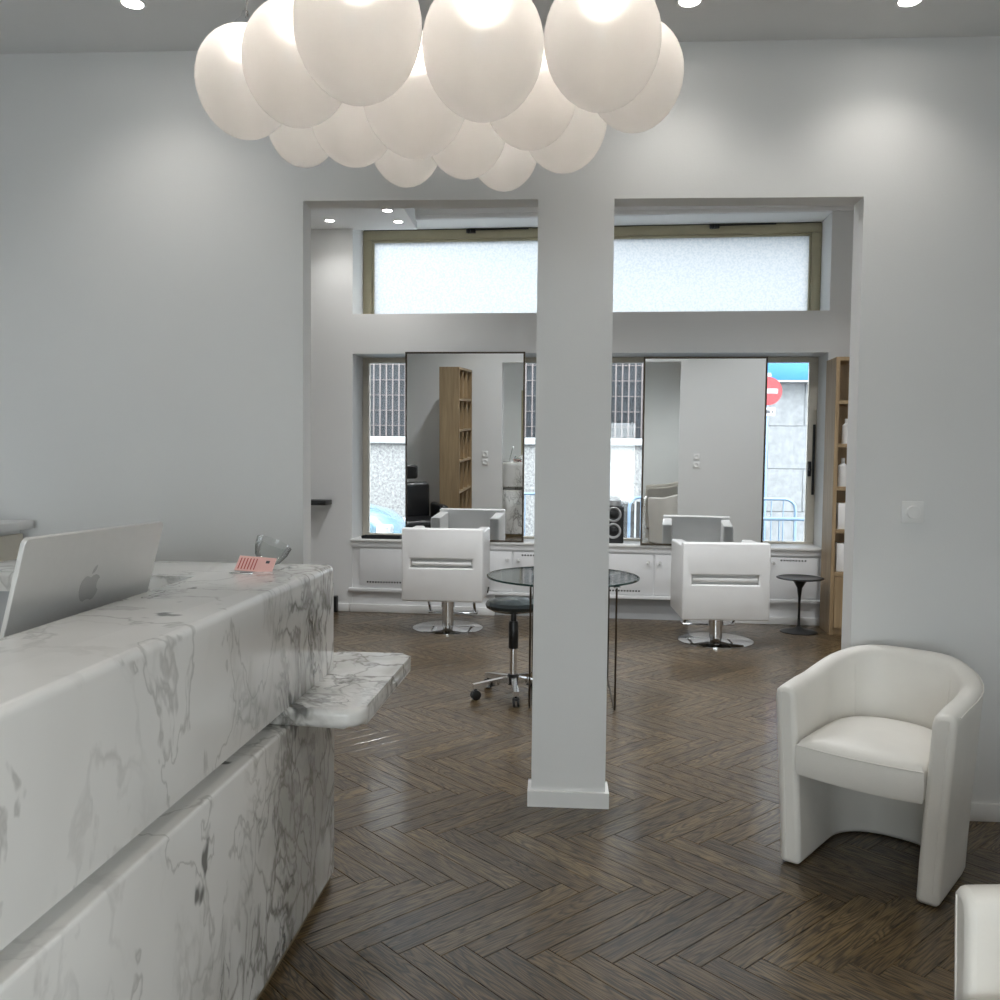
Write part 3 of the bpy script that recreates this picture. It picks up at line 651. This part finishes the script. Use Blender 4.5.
# ------------------------------------------------------------------ downlights
def downlight(label, x, y, z, power, grp, col=(1.0, .95, .88)):
    r = thing('downlight', label, 'ceiling light', (x, y, z), 0, grp)
    G().lathe([(.037, -.001), (.048, -.001), (.050, -.004), (.048, -.008), (.039, -.008), (.037, -.001)], seg=28, cap0=False, cap1=False).build('rim', 'trim', r)
    G().lathe([(.038, -.001), (.038, -.005)], seg=28).build('led_disc', 'led', r)
    d = bpy.data.lights.new('downlight_beam', 'SPOT'); d.energy = power; d.spot_size = math.radians(125); d.spot_blend = 0.9; d.shadow_soft_size = .04; d.color = col
    l = bpy.data.objects.new('downlight_beam', d); C.objects.link(l); l.parent = r; l.location = (0, 0, -.012)
    return r
downlight('lit downlight in the ceiling left of the chandelier', -1.60, 3.36, CZ, SPOT_W*.30, 'front room downlights')
downlight('lit downlight in the ceiling just right of the chandelier', .47, 3.43, CZ, SPOT_W*.30, 'front room downlights')
downlight('lit downlight in the ceiling at the far right corner', 1.27, 3.46, CZ, SPOT_W*.30, 'front room downlights')
for x, sd in ((-1.6, 'over the counter side'), (.47, 'in the middle'), (1.4, 'on the window side')):
    for y, w_ in ((.6, 'overhead'), (-1.6, 'near the shop front')): downlight('lit ceiling downlight %s, %s, behind the picture edge' % (w_, sd), x, y, CZ, SPOT_W, 'downlights behind the viewer')
rear = [('rear partition', 5.0), ('styling chairs', 6.5)]  # unseen ceiling lamps, added to lift the light in the rear room
for nm, y in rear:
    for x, side in ((-1.0, 'left'), (.6, 'middle'), (2.3, 'right')):
        downlight('%s added unseen downlight in the rear room ceiling above the %s' % (side, nm), x, y, FCZ, REAR_W, 'added rear room fill downlights', (.97, .985, 1.0))
downlight('leftmost of the three downlights in the dropped ceiling panel', -2.04, 8.04, 3.57, 6, 'rear downlights', (1.0, .98, .95))
downlight('downlight in the dropped ceiling panel nearest the partition wall', -1.46, 7.72, 3.57, 6, 'rear downlights', (1.0, .98, .95))
downlight('downlight in the dropped ceiling panel nearest the transom window', -1.43, 8.09, 3.57, 6, 'rear downlights', (1.0, .98, .95))

# ------------------------------------------------------------------ wall plates
def plate(name, label, loc, rz, s_=.088, round_=True, grp=None):
    r = thing(name, label, 'switch' if 'switch' in name or 'dimmer' in name else 'socket', loc, rz, grp)
    G().box((-s_/2, -.009, -s_/2), (s_/2, 0, s_/2), .003, 2).build('plate', 'plastic', r)
    g = G(); rr = s_*.31
    if round_: g.lathe([(rr, 0), (rr, .010), (rr*.92, .013), (.001, .013)], seg=24)
    else: g.lathe([(rr, 0), (rr, .003), (rr*.85, .0005), (.001, .0005)], seg=24)
    g.xf(Matrix.Translation((0, -.009, 0)) @ Matrix.Rotation(PI/2, 4, 'X')); g.build('knob' if round_ else 'socket_well', 'plastic', r)
    return r
plate('dimmer_switch', 'white square dimmer switch with a round knob on the wall above the tub chair', (1.458, YW, 1.274), 0)
for x, z, l in ((-1.31, 1.27, 'upper white socket on the wall beside the bookcase, seen in the left mirror'), (-1.31, 1.16, 'lower white socket on the wall beside the bookcase, seen in the left mirror'), (1.46, 1.27, 'upper white socket reflected in the right mirror'), (1.46, 1.16, 'lower white socket reflected in the right mirror')):
    plate('wall_socket', l, (x, YW+WT, z), PI, .085, False, 'sockets on the back of the partition')

# ------------------------------------------------------------------ tub chairs
def tub_chair(label, loc, rz, grp):
    r = thing('tub_chair', label, 'armchair', loc, rz, grp)
    # local: front faces -y, front line at y=0
    W, D, TH = .545, .56, .075
    def path(off, out):                # plan curve at inset off from the outer face; out = outward flare
        hw = W/2-off+out; yb = D-off+out; pts = []
        ys = yb-hw*.92
        for k in range(6): pts.append((-hw, ys*k/6))
        for k in range(21):
            t = PI - PI*k/20; e = .86
            cx, sy = math.cos(t), math.sin(t)
            pts.append((math.copysign(abs(cx)**e, cx)*hw, ys+(abs(sy)**e)*(yb-ys)))
        for k in range(5, -1, -1): pts.append((hw, ys*k/6))
        return pts
    n = len(path(0, 0))
    def topz(i):
        t = abs(i/(n-1)-.5)*2          # 0 back, 1 front of arms
        s = min(1, max(0, (t-.12)/.62)); s = s*s*(3-2*s)
        return .747-.080*s-.012*max(0, (t-.8)/.2)
    FLR = .045
    prof = [(0, 0.003), (0, .20), (0, .42), (0, .58), (.0, .90), (.004, .96), (.018, .99), (.0375, 1.0), (.057, .99), (.071, .96), (TH, .90), (TH, .58), (TH, .42), (TH, .20), (TH, 0.003)]
    rings = [[] for _ in range(n)]
    for off, h in prof:
        for i in range(n):
            tz = topz(i); z = h*tz if h > .05 else h
            if h >= .9: z = tz - (1-h)*.45
            fl = FLR*(max(0, z)/.765)**1.2
            if off > .037: fl *= .95
            x, y = path(off, fl)[i]
            rings[i].append((x, y, z))
    # the arm fronts are slightly rounded: push end rings forward a little at mid width
    g = G(); g.rings(rings, closed=True)
    ends = [v for v in g.bm.verts]
    sh = g.build('shell', 'leather', r, ang=50)
    mod = sh.modifiers.new('soft', 'BEVEL'); mod.width = .018; mod.segments = 3; mod.limit_method = 'ANGLE'; mod.angle_limit = math.radians(50)
    # seam piping along the outer top edge and arm fronts
    for sgn in (-1, 1):
        i = 0 if sgn < 0 else n-1
        P = []
        for h in (.03, .2, .4, .6, .8, .90, .955):
            tz = topz(i); z = h*tz if h < .9 else tz-(1-h)*.45; fl = FLR*(z/.765)**1.2
            x, y = path(.024, fl)[i]; P.append((x, y-.0002, z))
        G().tube(P, .0022, 5).build('seam', 'leather', r)
    P = []
    for i in range(1, n-1):
        tz = topz(i); z = tz-.045*.45; fl = FLR*(z/.765)**1.2; x, y = path(.0015, fl)[i]; P.append((x, y, z))
    G().tube(P, .0024, 5).build('piping', 'leather', r)
    # inner backrest stitch lines
    for i in (11, 21):
        P = []
        for h in (.47, .6, .75, .92):
            tz = topz(i); z = h*tz; fl = FLR*(z/.765)**1.2*.95; x, y = path(TH+.0005, fl)[i]; P.append((x, y, z))
        G().tube(P, .0016, 5).build('stitch_line', 'leather', r)
    # seat cushion, slightly crowned D shape
    hw = W/2-TH-.002; yb = D-TH
    def seat(ins, z, fz=0.0):
        pts = []; h_ = hw-ins+FLR*.45; y0_ = -.012+ins; y1_ = yb-ins; ys = y1_-h_*.9
        for k in range(9): x = -h_+2*h_*k/8; pts.append((x, y0_-.022*(1-(x/h_)**2), z+fz*(1-(x/h_)**2)))
        for k in range(13):
            t = PI*k/12; pts.append((h_*math.copysign(abs(math.cos(t))**.85, math.cos(t)), ys+(abs(math.sin(t))**.85)*(y1_-ys), z+fz*.3))
        return pts
    g = G(); g.rings([seat(.004, .345), seat(0, .355), seat(-.002, .40), seat(0, .452), seat(.012, .472), seat(.045, .485, .006), seat(.10, .491, .012), seat(.16, .493, .014)])
    ct_ = g.build('seat_cushion', 'leather', r, ang=60)
    G().tube([(p[0], p[1]-.001, p[2]) for p in seat(-.001, .454)[:9]], .0026, 6).build('cushion_piping', 'leather', ct_)
    # feet
    for x in (-W/2+.04, W/2-.04):
        for y in (.06, D*.55): G().lathe([(.016, 0), (.016, .004)], (x, y, 0), 12).build('foot', 'black', r)
    return r
ang = math.atan2(-.324, .436)
tub_chair('white leather tub chair facing the room below the dimmer switch', (1.064, 3.150, 0), ang, 'white tub chairs')
tub_chair('white leather tub chair cut off by the lower right corner of the picture', (.79, 1.50, 0), math.radians(-92), 'white tub chairs')

# ------------------------------------------------------------------ salon chairs
def salon_chair(label, x, y, zb, rz=0):
    r = thing('styling_chair', label, 'salon chair', (x, y, 0), rz, 'white styling chairs at the mirrors')
    # local: faces +y (mirror); back panel at y=-.37
    W, yb, D, H = .67, -.36, .60, .60
    s0, s1, sz0, sz1 = -.265, .25, .275, .352         # slot through the back panel
    t = .10
    g = G()
    hw = W/2
    bm = g.bm
    def q4(x0_, x1_, y_, a_, b_): return [bm.verts.new(p) for p in ((x0_, y_, a_), (x1_, y_, a_), (x1_, y_, b_), (x0_, y_, b_))]
    fo, fi = q4(-hw, hw, yb, zb, zb+H), q4(s0, s1, yb, zb+sz0, zb+sz1); dp, bk = q4(s0+.008, s1-.008, yb+.05, zb+sz0+.004, zb+sz1-.004), q4(-hw, hw, yb+t, zb, zb+H)
    for k in range(4):
        n_ = (k+1) % 4
        bm.faces.new((fo[k], fo[n_], fi[n_], fi[k])); bm.faces.new((fi[k], fi[n_], dp[n_], dp[k])); bm.faces.new((fo[n_], fo[k], bk[k], bk[n_]))
    bm.faces.new(dp); bm.faces.new(list(reversed(bk)))
    ed = [bm.edges.get((r_[k], r_[(k+1) % 4])) for r_ in (fo, bk, fi) for k in range(4)] + [bm.edges.get((fo[k], bk[k])) for k in range(4)]
    bmesh.ops.bevel(bm, geom=ed, offset=.013, segments=3, profile=0.5, affect='EDGES', clamp_overlap=True)
    g.build('backrest', 'salon', r)
    g = G(); g.tube([(s0+.012, yb+.030, zb+.312), (s0+.04, yb+.026, zb+.310), (s1-.04, yb+.026, zb+.310), (s1-.012, yb+.030, zb+.312)], .019, 10); g.build('grip_roll', 'salon', r)
    for sg in (-1, 1):
        x0, x1 = (sg*hw, sg*(hw-.095)); lo, hi = min(x0, x1), max(x0, x1)
        g = G(); g.prism(rounded([(lo, yb+t-.004), (hi, yb+t-.004), (hi, yb+D), (lo, yb+D)], [.0, .0, .02, .02], 3), zb, zb+H-.025, .018, 3, 'both'); g.build('armrest', 'salon', r)
    g = G(); g.box((-hw+.095, yb+t, zb+.02), (hw-.095, yb+D+.02, zb+.24), .03, 4); g.build('seat', 'salon', r)
    G().lathe([(.30, 0), (.30, .008), (.285, .014), (.07, .020), (.045, .03), (.001, .03)], seg=48).build('base_disc', 'chrome', r)
    G().lathe([(.052, .026), (.050, zb-.10), (.058, zb-.10), (.058, zb), (.001, zb)], seg=24).build('hydraulic_column', 'chrome', r)
    G().box((-.15, yb+.15, zb-.02), (.15, yb+.45, zb), .003).build('mount_plate', 'black', r)
    fr = []
    for sg in (-1, 1):
        G().tube([(sg*.20, .14, zb+.01), (sg*.20, .15, zb-.05), (sg*.20, .30, .10), (sg*.20, .36, .085)], .012, 8).build('footrest_bar', 'chrome', r)
    G().box((-.22, .30, .070), (.22, .42, .090), .006).build('footrest', 'chrome', r)
    g = G(); g.tube([(hw-.12, .02, zb+.01), (hw+.005, .02, zb+.03), (hw+.012, .02, zb+.075)], .007, 6); g.build('pump_lever', 'black', r)
    return r
salon_chair('white square styling chair at the mirror left of the pillar', -.905, 7.63, .285, math.radians(-1.5))
salon_chair('white square styling chair at the mirror right of the pillar', 1.315, 7.335, .232, math.radians(1.5))

# ------------------------------------------------------------------ glass table, stool, side table
tb = thing('glass_table', 'round clear glass table standing behind the pillar', 'table', (.055, 5.60, 0))
TR, TZ = .475, .738
G().lathe([(TR-.006, TZ-.004), (TR-.006, TZ+.004)], seg=64).build('table_top', 'tableglass', tb)
G().lathe([(TR-.006, TZ-.006), (TR, TZ-.005), (TR, TZ+.005), (TR-.006, TZ+.006)], seg=64, cap0=False, cap1=False).build('rim', 'glassedge', tb)
for x in (-.19, .31):
    P = [(x, -.37, TZ-.005), (x, -.37, .02), (x+.0, -.355, .006), (x, .355, .006), (x, .37, .02), (x, .37, TZ-.005)]
    G().tube(P, .006, 8).build('leg_frame', 'bronze', tb)
    for y in (-.37, .37): G().lathe([(.022, TZ-.012), (.022, TZ-.005)], (x, y, 0), 14).build('fixing_disc', 'chrome', tb)
tag(G().lathe([(.05, 0), (.055, .02), (.055, .05), (.05, .055), (.001, .055)], seg=20).build('cream_jar', 'cream', loc=(-.07, 5.45, TZ+.007)), 'small cream coloured pot on the glass table beside the pillar', 'pot')
g = G(); g.lathe([(.03, 0), (.034, .03), (.03, .075), (.012, .09), (.012, .10)], seg=16)
tag(g.build('black_bottle', 'black', loc=(-.06, 5.70, TZ+.007)), 'small black bottle on the glass table half hidden by the pillar', 'bottle')

st = thing('wheeled_stool', 'black round stool on a chrome five-star wheeled base', 'stool', (-.245, 5.50, 0), math.radians(61))
SZ = .588
G().lathe([(.05, SZ-.07), (.13, SZ-.055), (.168, SZ-.035), (.175, SZ-.015), (.165, SZ+.004), (.12, SZ+.014), (.001, SZ+.017)], seg=36).build('seat', 'vinyl', st)
G().lathe([(.028, .30), (.030, .305), (.030, .455), (.026, .47), (.018, .47), (.018, SZ-.06)], seg=18).build('gas_sleeve', 'black', st)
G().lathe([(.022, .10), (.022, .31)], seg=16).build('piston', 'chrome', st)
G().lathe([(.035, .075), (.040, .08), (.040, .125), (.03, .14), (.001, .14)], seg=18).build('hub', 'black', st)
G().tube([(.02, 0, SZ-.065), (.12, 0, SZ-.085), (.16, 0, SZ-.08)], .005, 6).build('lever', 'black', st)
for k in range(5):
    a_ = 2*PI*k/5; R4 = Matrix.Rotation(a_, 4, 'Z')
    g = G(); g.rings([[(.03, -.020, .085), (.03, .020, .085), (.03, .018, .128), (.03, -.018, .128)], [(.262, -.016, .068), (.262, .016, .068), (.262, .014, .098), (.262, -.014, .098)]]); g.xf(R4); g.build('arm', 'chrome', st)
    c_ = G(); c_.lathe([(.009, .05), (.009, .08)], (.245, 0, 0), 10)
    for yy in (-.020, .006):
        w_ = G(); w_.lathe([(.024, 0), (.030, .003), (.030, .011), (.024, .014)], seg=18); w_.xf(Matrix.Translation((.245, yy, .030)) @ Matrix.Rotation(-PI/2, 4, 'X'))
        me = bpy.data.meshes.new('t'); w_.bm.to_mesh(me); w_.bm.free(); c_.bm.from_mesh(me); bpy.data.meshes.remove(me)
    c_.box((.225, -.021, .040), (.268, .021, .056), .006); c_.xf(R4); c_.build('caster', 'black', st)

tu = thing('tulip_table', 'small black tulip side table beside the right styling chair', 'side table', (2.10, 7.80, 0))
G().lathe([(.02, .435), (.10, .452), (.185, .458), (.195, .464), (.195, .470), (.18, .474), (.17, .468), (.001, .468)], seg=48).build('table_top', 'blackgloss', tu)
G().lathe([(.02, .012), (.012, .06), (.010, .18), (.012, .30), (.022, .38), (.05, .43), (.075, .45), (.001, .45)], seg=28).build('stem', 'blackgloss', tu)
G().lathe([(.155, 0), (.155, .006), (.13, .014), (.05, .026), (.016, .05), (.001, .05)], seg=40).build('base', 'black', tu)

# ------------------------------------------------------------------ wall shelf, sill things
g = G(); g.box((-2.42, -.20, 1.01), (-2.10, 0, 1.055), .006)
bs = tag(g.build('black_shelf', 'black', loc=FL, rz=-T), 'small black shelf on the far wall left of the street window', 'shelf')
tr = thing('black_tray', 'flat black tray on the window sill left of the mirror', 'tray', fac(-1.63, -.07, .6905), -T)
g = G(); g.box((-.19, -.06, 0), (.19, .06, .012), .004); g.build('tray_base', 'black', tr)
for lo, hi in (((-.19, -.06, .012), (.19, -.054, .028)), ((-.19, .054, .012), (.19, .06, .028)), ((-.19, -.054, .012), (-.184, .054, .028)), ((.184, -.054, .012), (.19, .054, .028))): G().box(lo, hi).build('tray_rim', 'black', tr)
sp = thing('loudspeaker', 'black loudspeaker with two silver cones on the window sill behind the pillar', 'speaker', fac(.535, -.16, .6905), -T)
G().box((-.095, -.10, 0), (.095, .12, .34), .012, 3).build('cabinet', 'black', sp)
for z_, r_ in ((.115, .072), (.265, .072)):
    g = G(); g.lathe([(r_, 0), (r_, .006), (r_*.86, .010), (r_*.82, .004), (r_*.45, -.012), (r_*.42, -.004), (.001, .004)], seg=28, cap0=False); g.xf(Matrix.Translation((.0, -.101, z_)) @ Matrix.Rotation(PI/2, 4, 'X')); d_ = g.build('cone', 'speakcone', sp)
    g = G(); g.lathe([(r_*.5, 0), (r_*.5, .003), (r_*.2, .012), (.001, .013)], seg=20); g.xf(Matrix.Translation((.0, -.100, z_)) @ Matrix.Rotation(PI/2, 4, 'X')); g.build('dust_cap', 'black', d_)
G().lathe([(.075, 0), (.08, .02), (.07, .05), (.03, .065), (.001, .067)], (0, 0, .34), 24).build('tweeter_pod', 'speakcone', sp)
bx_ = thing('cable_box', 'small black box on the floor against the far wall beside the counter', 'box', fac(-2.06, .055, 0), -T)
G().box((-.03, -.03, .0), (.03, .03, .15), .006).build('case', 'black', bx_); G().box((-.022, -.033, .10), (.022, -.029, .135), .002).build('front_plate', 'blackgloss', bx_)

# ------------------------------------------------------------------ bookcases
def bookcase(label, loc, rz, Wd, Dp, Ht, cols, rows, base=0.0):
    r = thing('bookcase', label, 'bookcase', loc, rz, 'oak bookcases')
    t = .032
    for x in (0, Wd-t): G().box((x, 0, 0), (x+t, Dp, Ht), .002, 1).build('side_panel', 'oak', r)
    G().box((t, Dp-.012, 0), (Wd-t, Dp-.002, Ht-t)).build('back_panel', 'oak', r)
    G().box((t, 0, Ht-t), (Wd-t, Dp-.002, Ht), .002, 1).build('top', 'oak', r)
    for k in range(rows+1):
        z = base + (Ht-t-base)*k/rows
        if k < rows: G().box((t, .004, z), (Wd-t, Dp-.012, z+t), .002, 1).build('shelf', 'oak', r)
    for c in range(1, cols):
        x = t + (Wd-2*t)*c/cols; G().box((x-.012, .006, base), (x+.012, Dp-.012, Ht-t), .002, 1).build('divider', 'oak', r)
    if base > .1:
        hw_ = (Wd-2*t)/2
        for k in range(2):
            d = G().box((t+k*hw_+.002, -.004, .06), (t+(k+1)*hw_-.002, .014, base-.004), .002, 1).build('door', 'oak', r)
        G().box((t, .02, 0), (Wd-t, .04, .06)).build('plinth', 'oak', r)
    return r
bookcase('tall oak bookcase beside the street window on the right', (2.325, 7.70, 0), -T, .88, .34, 2.335, 1, 5, .50)
# oak bookcase by the rear left, seen only in the left mirror; open side to the right
bookcase('tall oak pigeonhole bookcase seen only in the left mirror', (-1.49, 3.92, 0), PI/2, 1.0, .26, 2.44, 3, 6, 0.0)
def product(kind, label, x, z, s):
    if kind == 'box': o = G().box((-s[0]/2, -s[1]/2, 0), (s[0]/2, s[1]/2, s[2]), .004).build('product_box', 'plastic')
    else: o = G().lathe([(s[0]/2, 0), (s[0]/2, s[2]*.72), (s[0]*.2, s[2]*.82), (s[0]*.2, s[2]), (.001, s[2])], seg=18).build('product_bottle', 'plastic')
    o.location = (x, 7.70+.10-(x-2.325)*.05, z); o.rotation_euler = (0, 0, -T)
    tag(o, label, kind, 'products on the oak bookcase')
zs = [.50 + (2.335-.032-.50)*k/5 + .033 for k in range(5)]
product('box', 'white box on the lowest open shelf of the oak bookcase', 2.44, zs[0], (.11, .12, .24))
product('box', 'wide white box on the second open shelf of the oak bookcase', 2.46, zs[1], (.15, .14, .22))
product('bottle', 'white bottle on the third open shelf of the oak bookcase', 2.43, zs[2], (.075, .07, .24))
product('bottle', 'white bottle on the fourth open shelf of the oak bookcase', 2.45, zs[3], (.07, .07, .21))

# black barber chair, seen only in the left mirror
bc = thing('barber_chair', 'black padded barber chair seen only in the left mirror', 'chair', (-1.95, 5.52, 0), math.radians(150))
G().box((-.29, -.26, .42), (.29, .28, .55), .05, 4).build('seat', 'blackgloss', bc)
G().box((-.28, .20, .50), (.28, .33, .98), .055, 4).build('backrest', 'blackgloss', bc)
G().box((-.13, .23, 1.02), (.13, .32, 1.20), .035, 4).build('headrest', 'blackgloss', bc)
G().box((-.02, .265, .95), (.02, .285, 1.06)).build('headrest_post', 'chrome', bc)
for sg in (-1, 1): G().box((sg*.33-.045, -.24, .50), (sg*.33+.045, .25, .72), .03, 3).build('armrest', 'blackgloss', bc)
G().lathe([(.32, 0), (.32, .01), (.28, .03), (.07, .05), (.05, .07), (.05, .43), (.001, .43)], seg=36).build('base', 'chrome', bc)

# ------------------------------------------------------------------ the street
GZ = -0.14
struct(G().box((-16, 8.9, GZ-.2), (18, 15.4, GZ)).build('ground', 'asphalt'))
struct(G().box((-16, 8.75, GZ-.1), (18, 10.0, GZ+.10)).build('pavement', 'kerb'))
struct(G().box((-16, 13.9, GZ-.1), (18, 15.4, GZ+.12)).build('pavement_opposite', 'kerb'))
struct(G().box((-12, -14, GZ-.2), (14, -3.4, GZ)).build('ground_front', 'kerb'))
struct(G().box((2.8, -3.4, GZ-.2), (14, 3.6, GZ)).build('ground_side', 'kerb'))
BY = 15.4
bd = thing('stone_building', 'stone building across the street with barred ground floor windows', 'building', (0, BY, 0))
G().box((-14, .12, GZ), (16, .6, 8.0)).build('wall_core', 'ledge', bd)
# roughcast blocks on the left, pale limestone blocks on the right
meshes = {}
def block(x0, x1, z0, z1, mat):
    k = (round(x1-x0, 3), round(z1-z0, 3), mat)
    if k not in meshes:
        o = G().box((-(x1-x0)/2+.006, 0, -(z1-z0)/2+.006), ((x1-x0)/2-.006, .12, (z1-z0)/2-.006), .008, 1).build('stone_block', mat, bd); meshes[k] = o.data
    else:
        o = bpy.data.objects.new('stone_block', meshes[k]); C.objects.link(o); o.parent = bd
    o.location = ((x0+x1)/2, random.uniform(-.004, .004), (z0+z1)/2)
G().box((-8, .0, GZ), (2.3, .13, 1.67)).build('roughcast_wall', 'rough_stone', bd)
G().box((2.3, .016, GZ), (9.5, .13, 3.12)).build('mortar_bed', 'pale_stone', bd)
for row in range(4):
    z0 = GZ + row*.72
    for k in range(5):
        x0 = 2.3 + k*1.25 + (.6 if row % 2 else 0); block(x0, x0+1.25, z0, z0+.72, 'pale_stone')
G().box((-8, -.10, 1.67), (2.3, .12, 1.79), .015).build('ledge', 'ledge', bd)
for x0, x1 in ((-6.6, -4.3), (-4.0, -1.6), (-1.3, .15), (.45, 2.1)):
    wn = G().box((x0, .06, 1.80), (x1, .13, 4.2)).build('dark_window', 'louvre', bd)
    g = G(); n = int((x1-x0)/.105)
    for k in range(n+1):
        x = x0 + (x1-x0)*k/n; g.box((x-.011, -.055, 1.80), (x+.011, -.03, 4.2))
    o = g.build('window_bars', 'grille', wn); o['kind'] = 'stuff'
    g = G()
    for k in range(9): z = 1.98+k*.26; g.box((x0, -.03, z-.007), (x1, -.012, z+.007))
    o = g.build('cross_bars', 'grille', wn); o['kind'] = 'stuff'
G().box((1.0, -.005, .05), (1.75, .03, .72)).build('cellar_window', 'dark', bd)
G().box((1.35, -.03, .05), (1.38, .0, .72)).build('cellar_bar', 'ledge', bd)
for x0, x1 in ((-4.15, -3.95), (-1.6, -1.3), (.15, .45), (2.1, 2.3)): G().box((x0, -.02, 1.79), (x1, .12, 4.4), .01).build('pier', 'ledge', bd)
G().box((2.3, -.02, 3.12), (10, .12, 8)).build('upper_wall', 'pale_stone', bd)
aw = thing('blue_awning', 'bright blue shop awning on the pale stone wall across the street', 'awning', (0, BY, 0))
G().box((2.9, -.35, 2.76), (7.5, -.02, 3.08), .01).build('fascia', 'banner', aw); G().box((2.9, -.36, 2.735), (7.5, -.02, 2.758)).build('trim', 'signwhite', aw)
# no entry sign
sx, sy = 3.20, 13.95
sg_ = thing('road_sign', 'round red no entry sign with a white bar on a pole', 'sign', (sx, sy, GZ+.12))
zc = 2.50-GZ-.12
G().tube([(0, .03, 0), (0, .03, zc+.28)], .028, 10).build('pole', 'barrier', sg_)
RX = Matrix.Rotation(PI/2, 4, 'X')
d_ = G().lathe([(.215, 0), (.215, .012)], seg=40).xf(Matrix.Translation((0, 0, zc)) @ RX).build('sign_disc', 'signred', sg_)
G().box((-.15, -.016, zc-.035), (.15, -.0125, zc+.035)).build('white_bar', 'signwhite', d_)
pl_ = G().box((-.12, -.012, zc-.38), (.12, 0, zc-.25), .004).build('sign_plate', 'signwhite', sg_)
g = G()
for x_, w_ in ((-.075, .04), (-.02, .018), (.015, .05), (.08, .02)): g.box((x_-w_/2, -.014, zc-.335), (x_+w_/2, -.012, zc-.29))
g.build('plate_marks', 'ink', pl_)
g = G(); g.box((-.05, -.01, zc+.22), (.05, .0, zc+.25)); 
for k in range(3): g.box((-.045+k*.034, -.01, zc+.25), (-.025+k*.034, 0, zc+.275))
g.build('pole_finial', 'signwhite', sg_)
# crowd barriers
def crowd_barrier(label, x, y, L=2.2, H=1.08):
    r = thing('crowd_barrier', label, 'barrier', (x, y, GZ+.12 if y > 13.9 else GZ), 0, 'crowd barriers in the street')
    c = .14; P = []
    for k in range(5): t = PI - PI/2*k/4; P.append((-L/2+c+c*math.cos(t), 0, H-c+c*math.sin(t)))
    for k in range(5): t = PI/2 - PI/2*k/4; P.append((L/2-c+c*math.cos(t), 0, H-c+c*math.sin(t)))
    G().tube([(-L/2, 0, .12)]+P+[(L/2, 0, .12)], .021, 8).build('frame', 'barrier', r)
    G().tube([(-L/2, 0, .16), (L/2, 0, .16)], .015, 8).build('lower_rail', 'barrier', r)
    n = 14
    for k in range(1, n): G().tube([(-L/2+L*k/n, 0, .16), (-L/2+L*k/n, 0, H-.01)], .009, 6).build('bar', 'barrier', r)
    for sgn in (-1, 1): G().tube([(sgn*(L/2-.3), -.28, .02), (sgn*(L/2-.3), 0, .15), (sgn*(L/2-.3), .28, .02)], .016, 8).build('foot', 'barrier', r)
crowd_barrier('steel crowd barrier with a rounded corner below the no entry sign', 2.10, 12.2)
crowd_barrier('low steel crowd barrier nearest the window on the right', 2.6, 10.6, 2.4, .92)
crowd_barrier('steel crowd barrier beside the parked pale blue car', -.80, 12.9, 2.6)

# parked car (front right corner shows)
car = thing('parked_car', 'pale blue car parked in the street left of the mirror', 'car', (-1.90, 11.3, GZ+.06), 0)
# local: car nose points +x; lofted body
secs = [(.0, .36, .62, .30), (-.06, .55, .72, .24), (-.25, .74, .84, .20), (-.6, .82, .93, .20), (-1.0, .85, 1.0, .20), (-1.25, .86, 1.03, .20), (-2.2, .88, 1.05, .20), (-3.3, .86, 1.03, .2), (-3.9, .80, .98, .24), (-4.1, .6, .8, .32)]
rs = []
for x, hw_, zt, zb_ in secs:
    zm = (zt+zb_)/2
    rs.append([(x, -hw_*.86, zb_), (x, -hw_, zb_+.10), (x, -hw_*1.0, zm), (x, -hw_*.96, zt-.10), (x, -hw_*.78, zt-.015), (x, -hw_*.3, zt+.02), (x, hw_*.3, zt+.02), (x, hw_*.78, zt-.015), (x, hw_*.96, zt-.10), (x, hw_, zm), (x, hw_, zb_+.10), (x, hw_*.86, zb_)])
G().rings(rs).build('body', 'carpaint', car, ang=45)
G().rings([[(-1.15, -.78, 1.02), (-1.15, .78, 1.02), (-3.75, .76, .98), (-3.75, -.76, .98)], [(-1.85, -.62, 1.45), (-1.85, .62, 1.45), (-3.2, .62, 1.45), (-3.2, -.62, 1.45)]]).build('windows', 'carglass', car)
G().box((-3.25, -.64, 1.44), (-1.80, .64, 1.50), .025, 3).build('roof', 'carpaint', car)
for sgn in (-1, 1):
    G().box((-.22, sgn*.62-.14, .60), (-.05, sgn*.62+.14, .72), .03, 3).build('headlight', 'speakcone', car)
    for x in (-.85, -3.3):
        g = G(); g.lathe([(.20, -.10), (.31, -.09), (.32, -.05), (.32, .05), (.31, .09), (.20, .10)], seg=24); g.xf(Matrix.Translation((x, sgn*.78, .32)) @ Matrix.Rotation(PI/2, 4, 'X')); g.build('wheel', 'tyre', car)
G().box((-.06, -.42, .38), (.03, .42, .50), .01).build('grille', 'black', car)
G().box((-.05, -.60, .22), (.06, .60, .36), .03).build('bumper', 'carpaint', car)
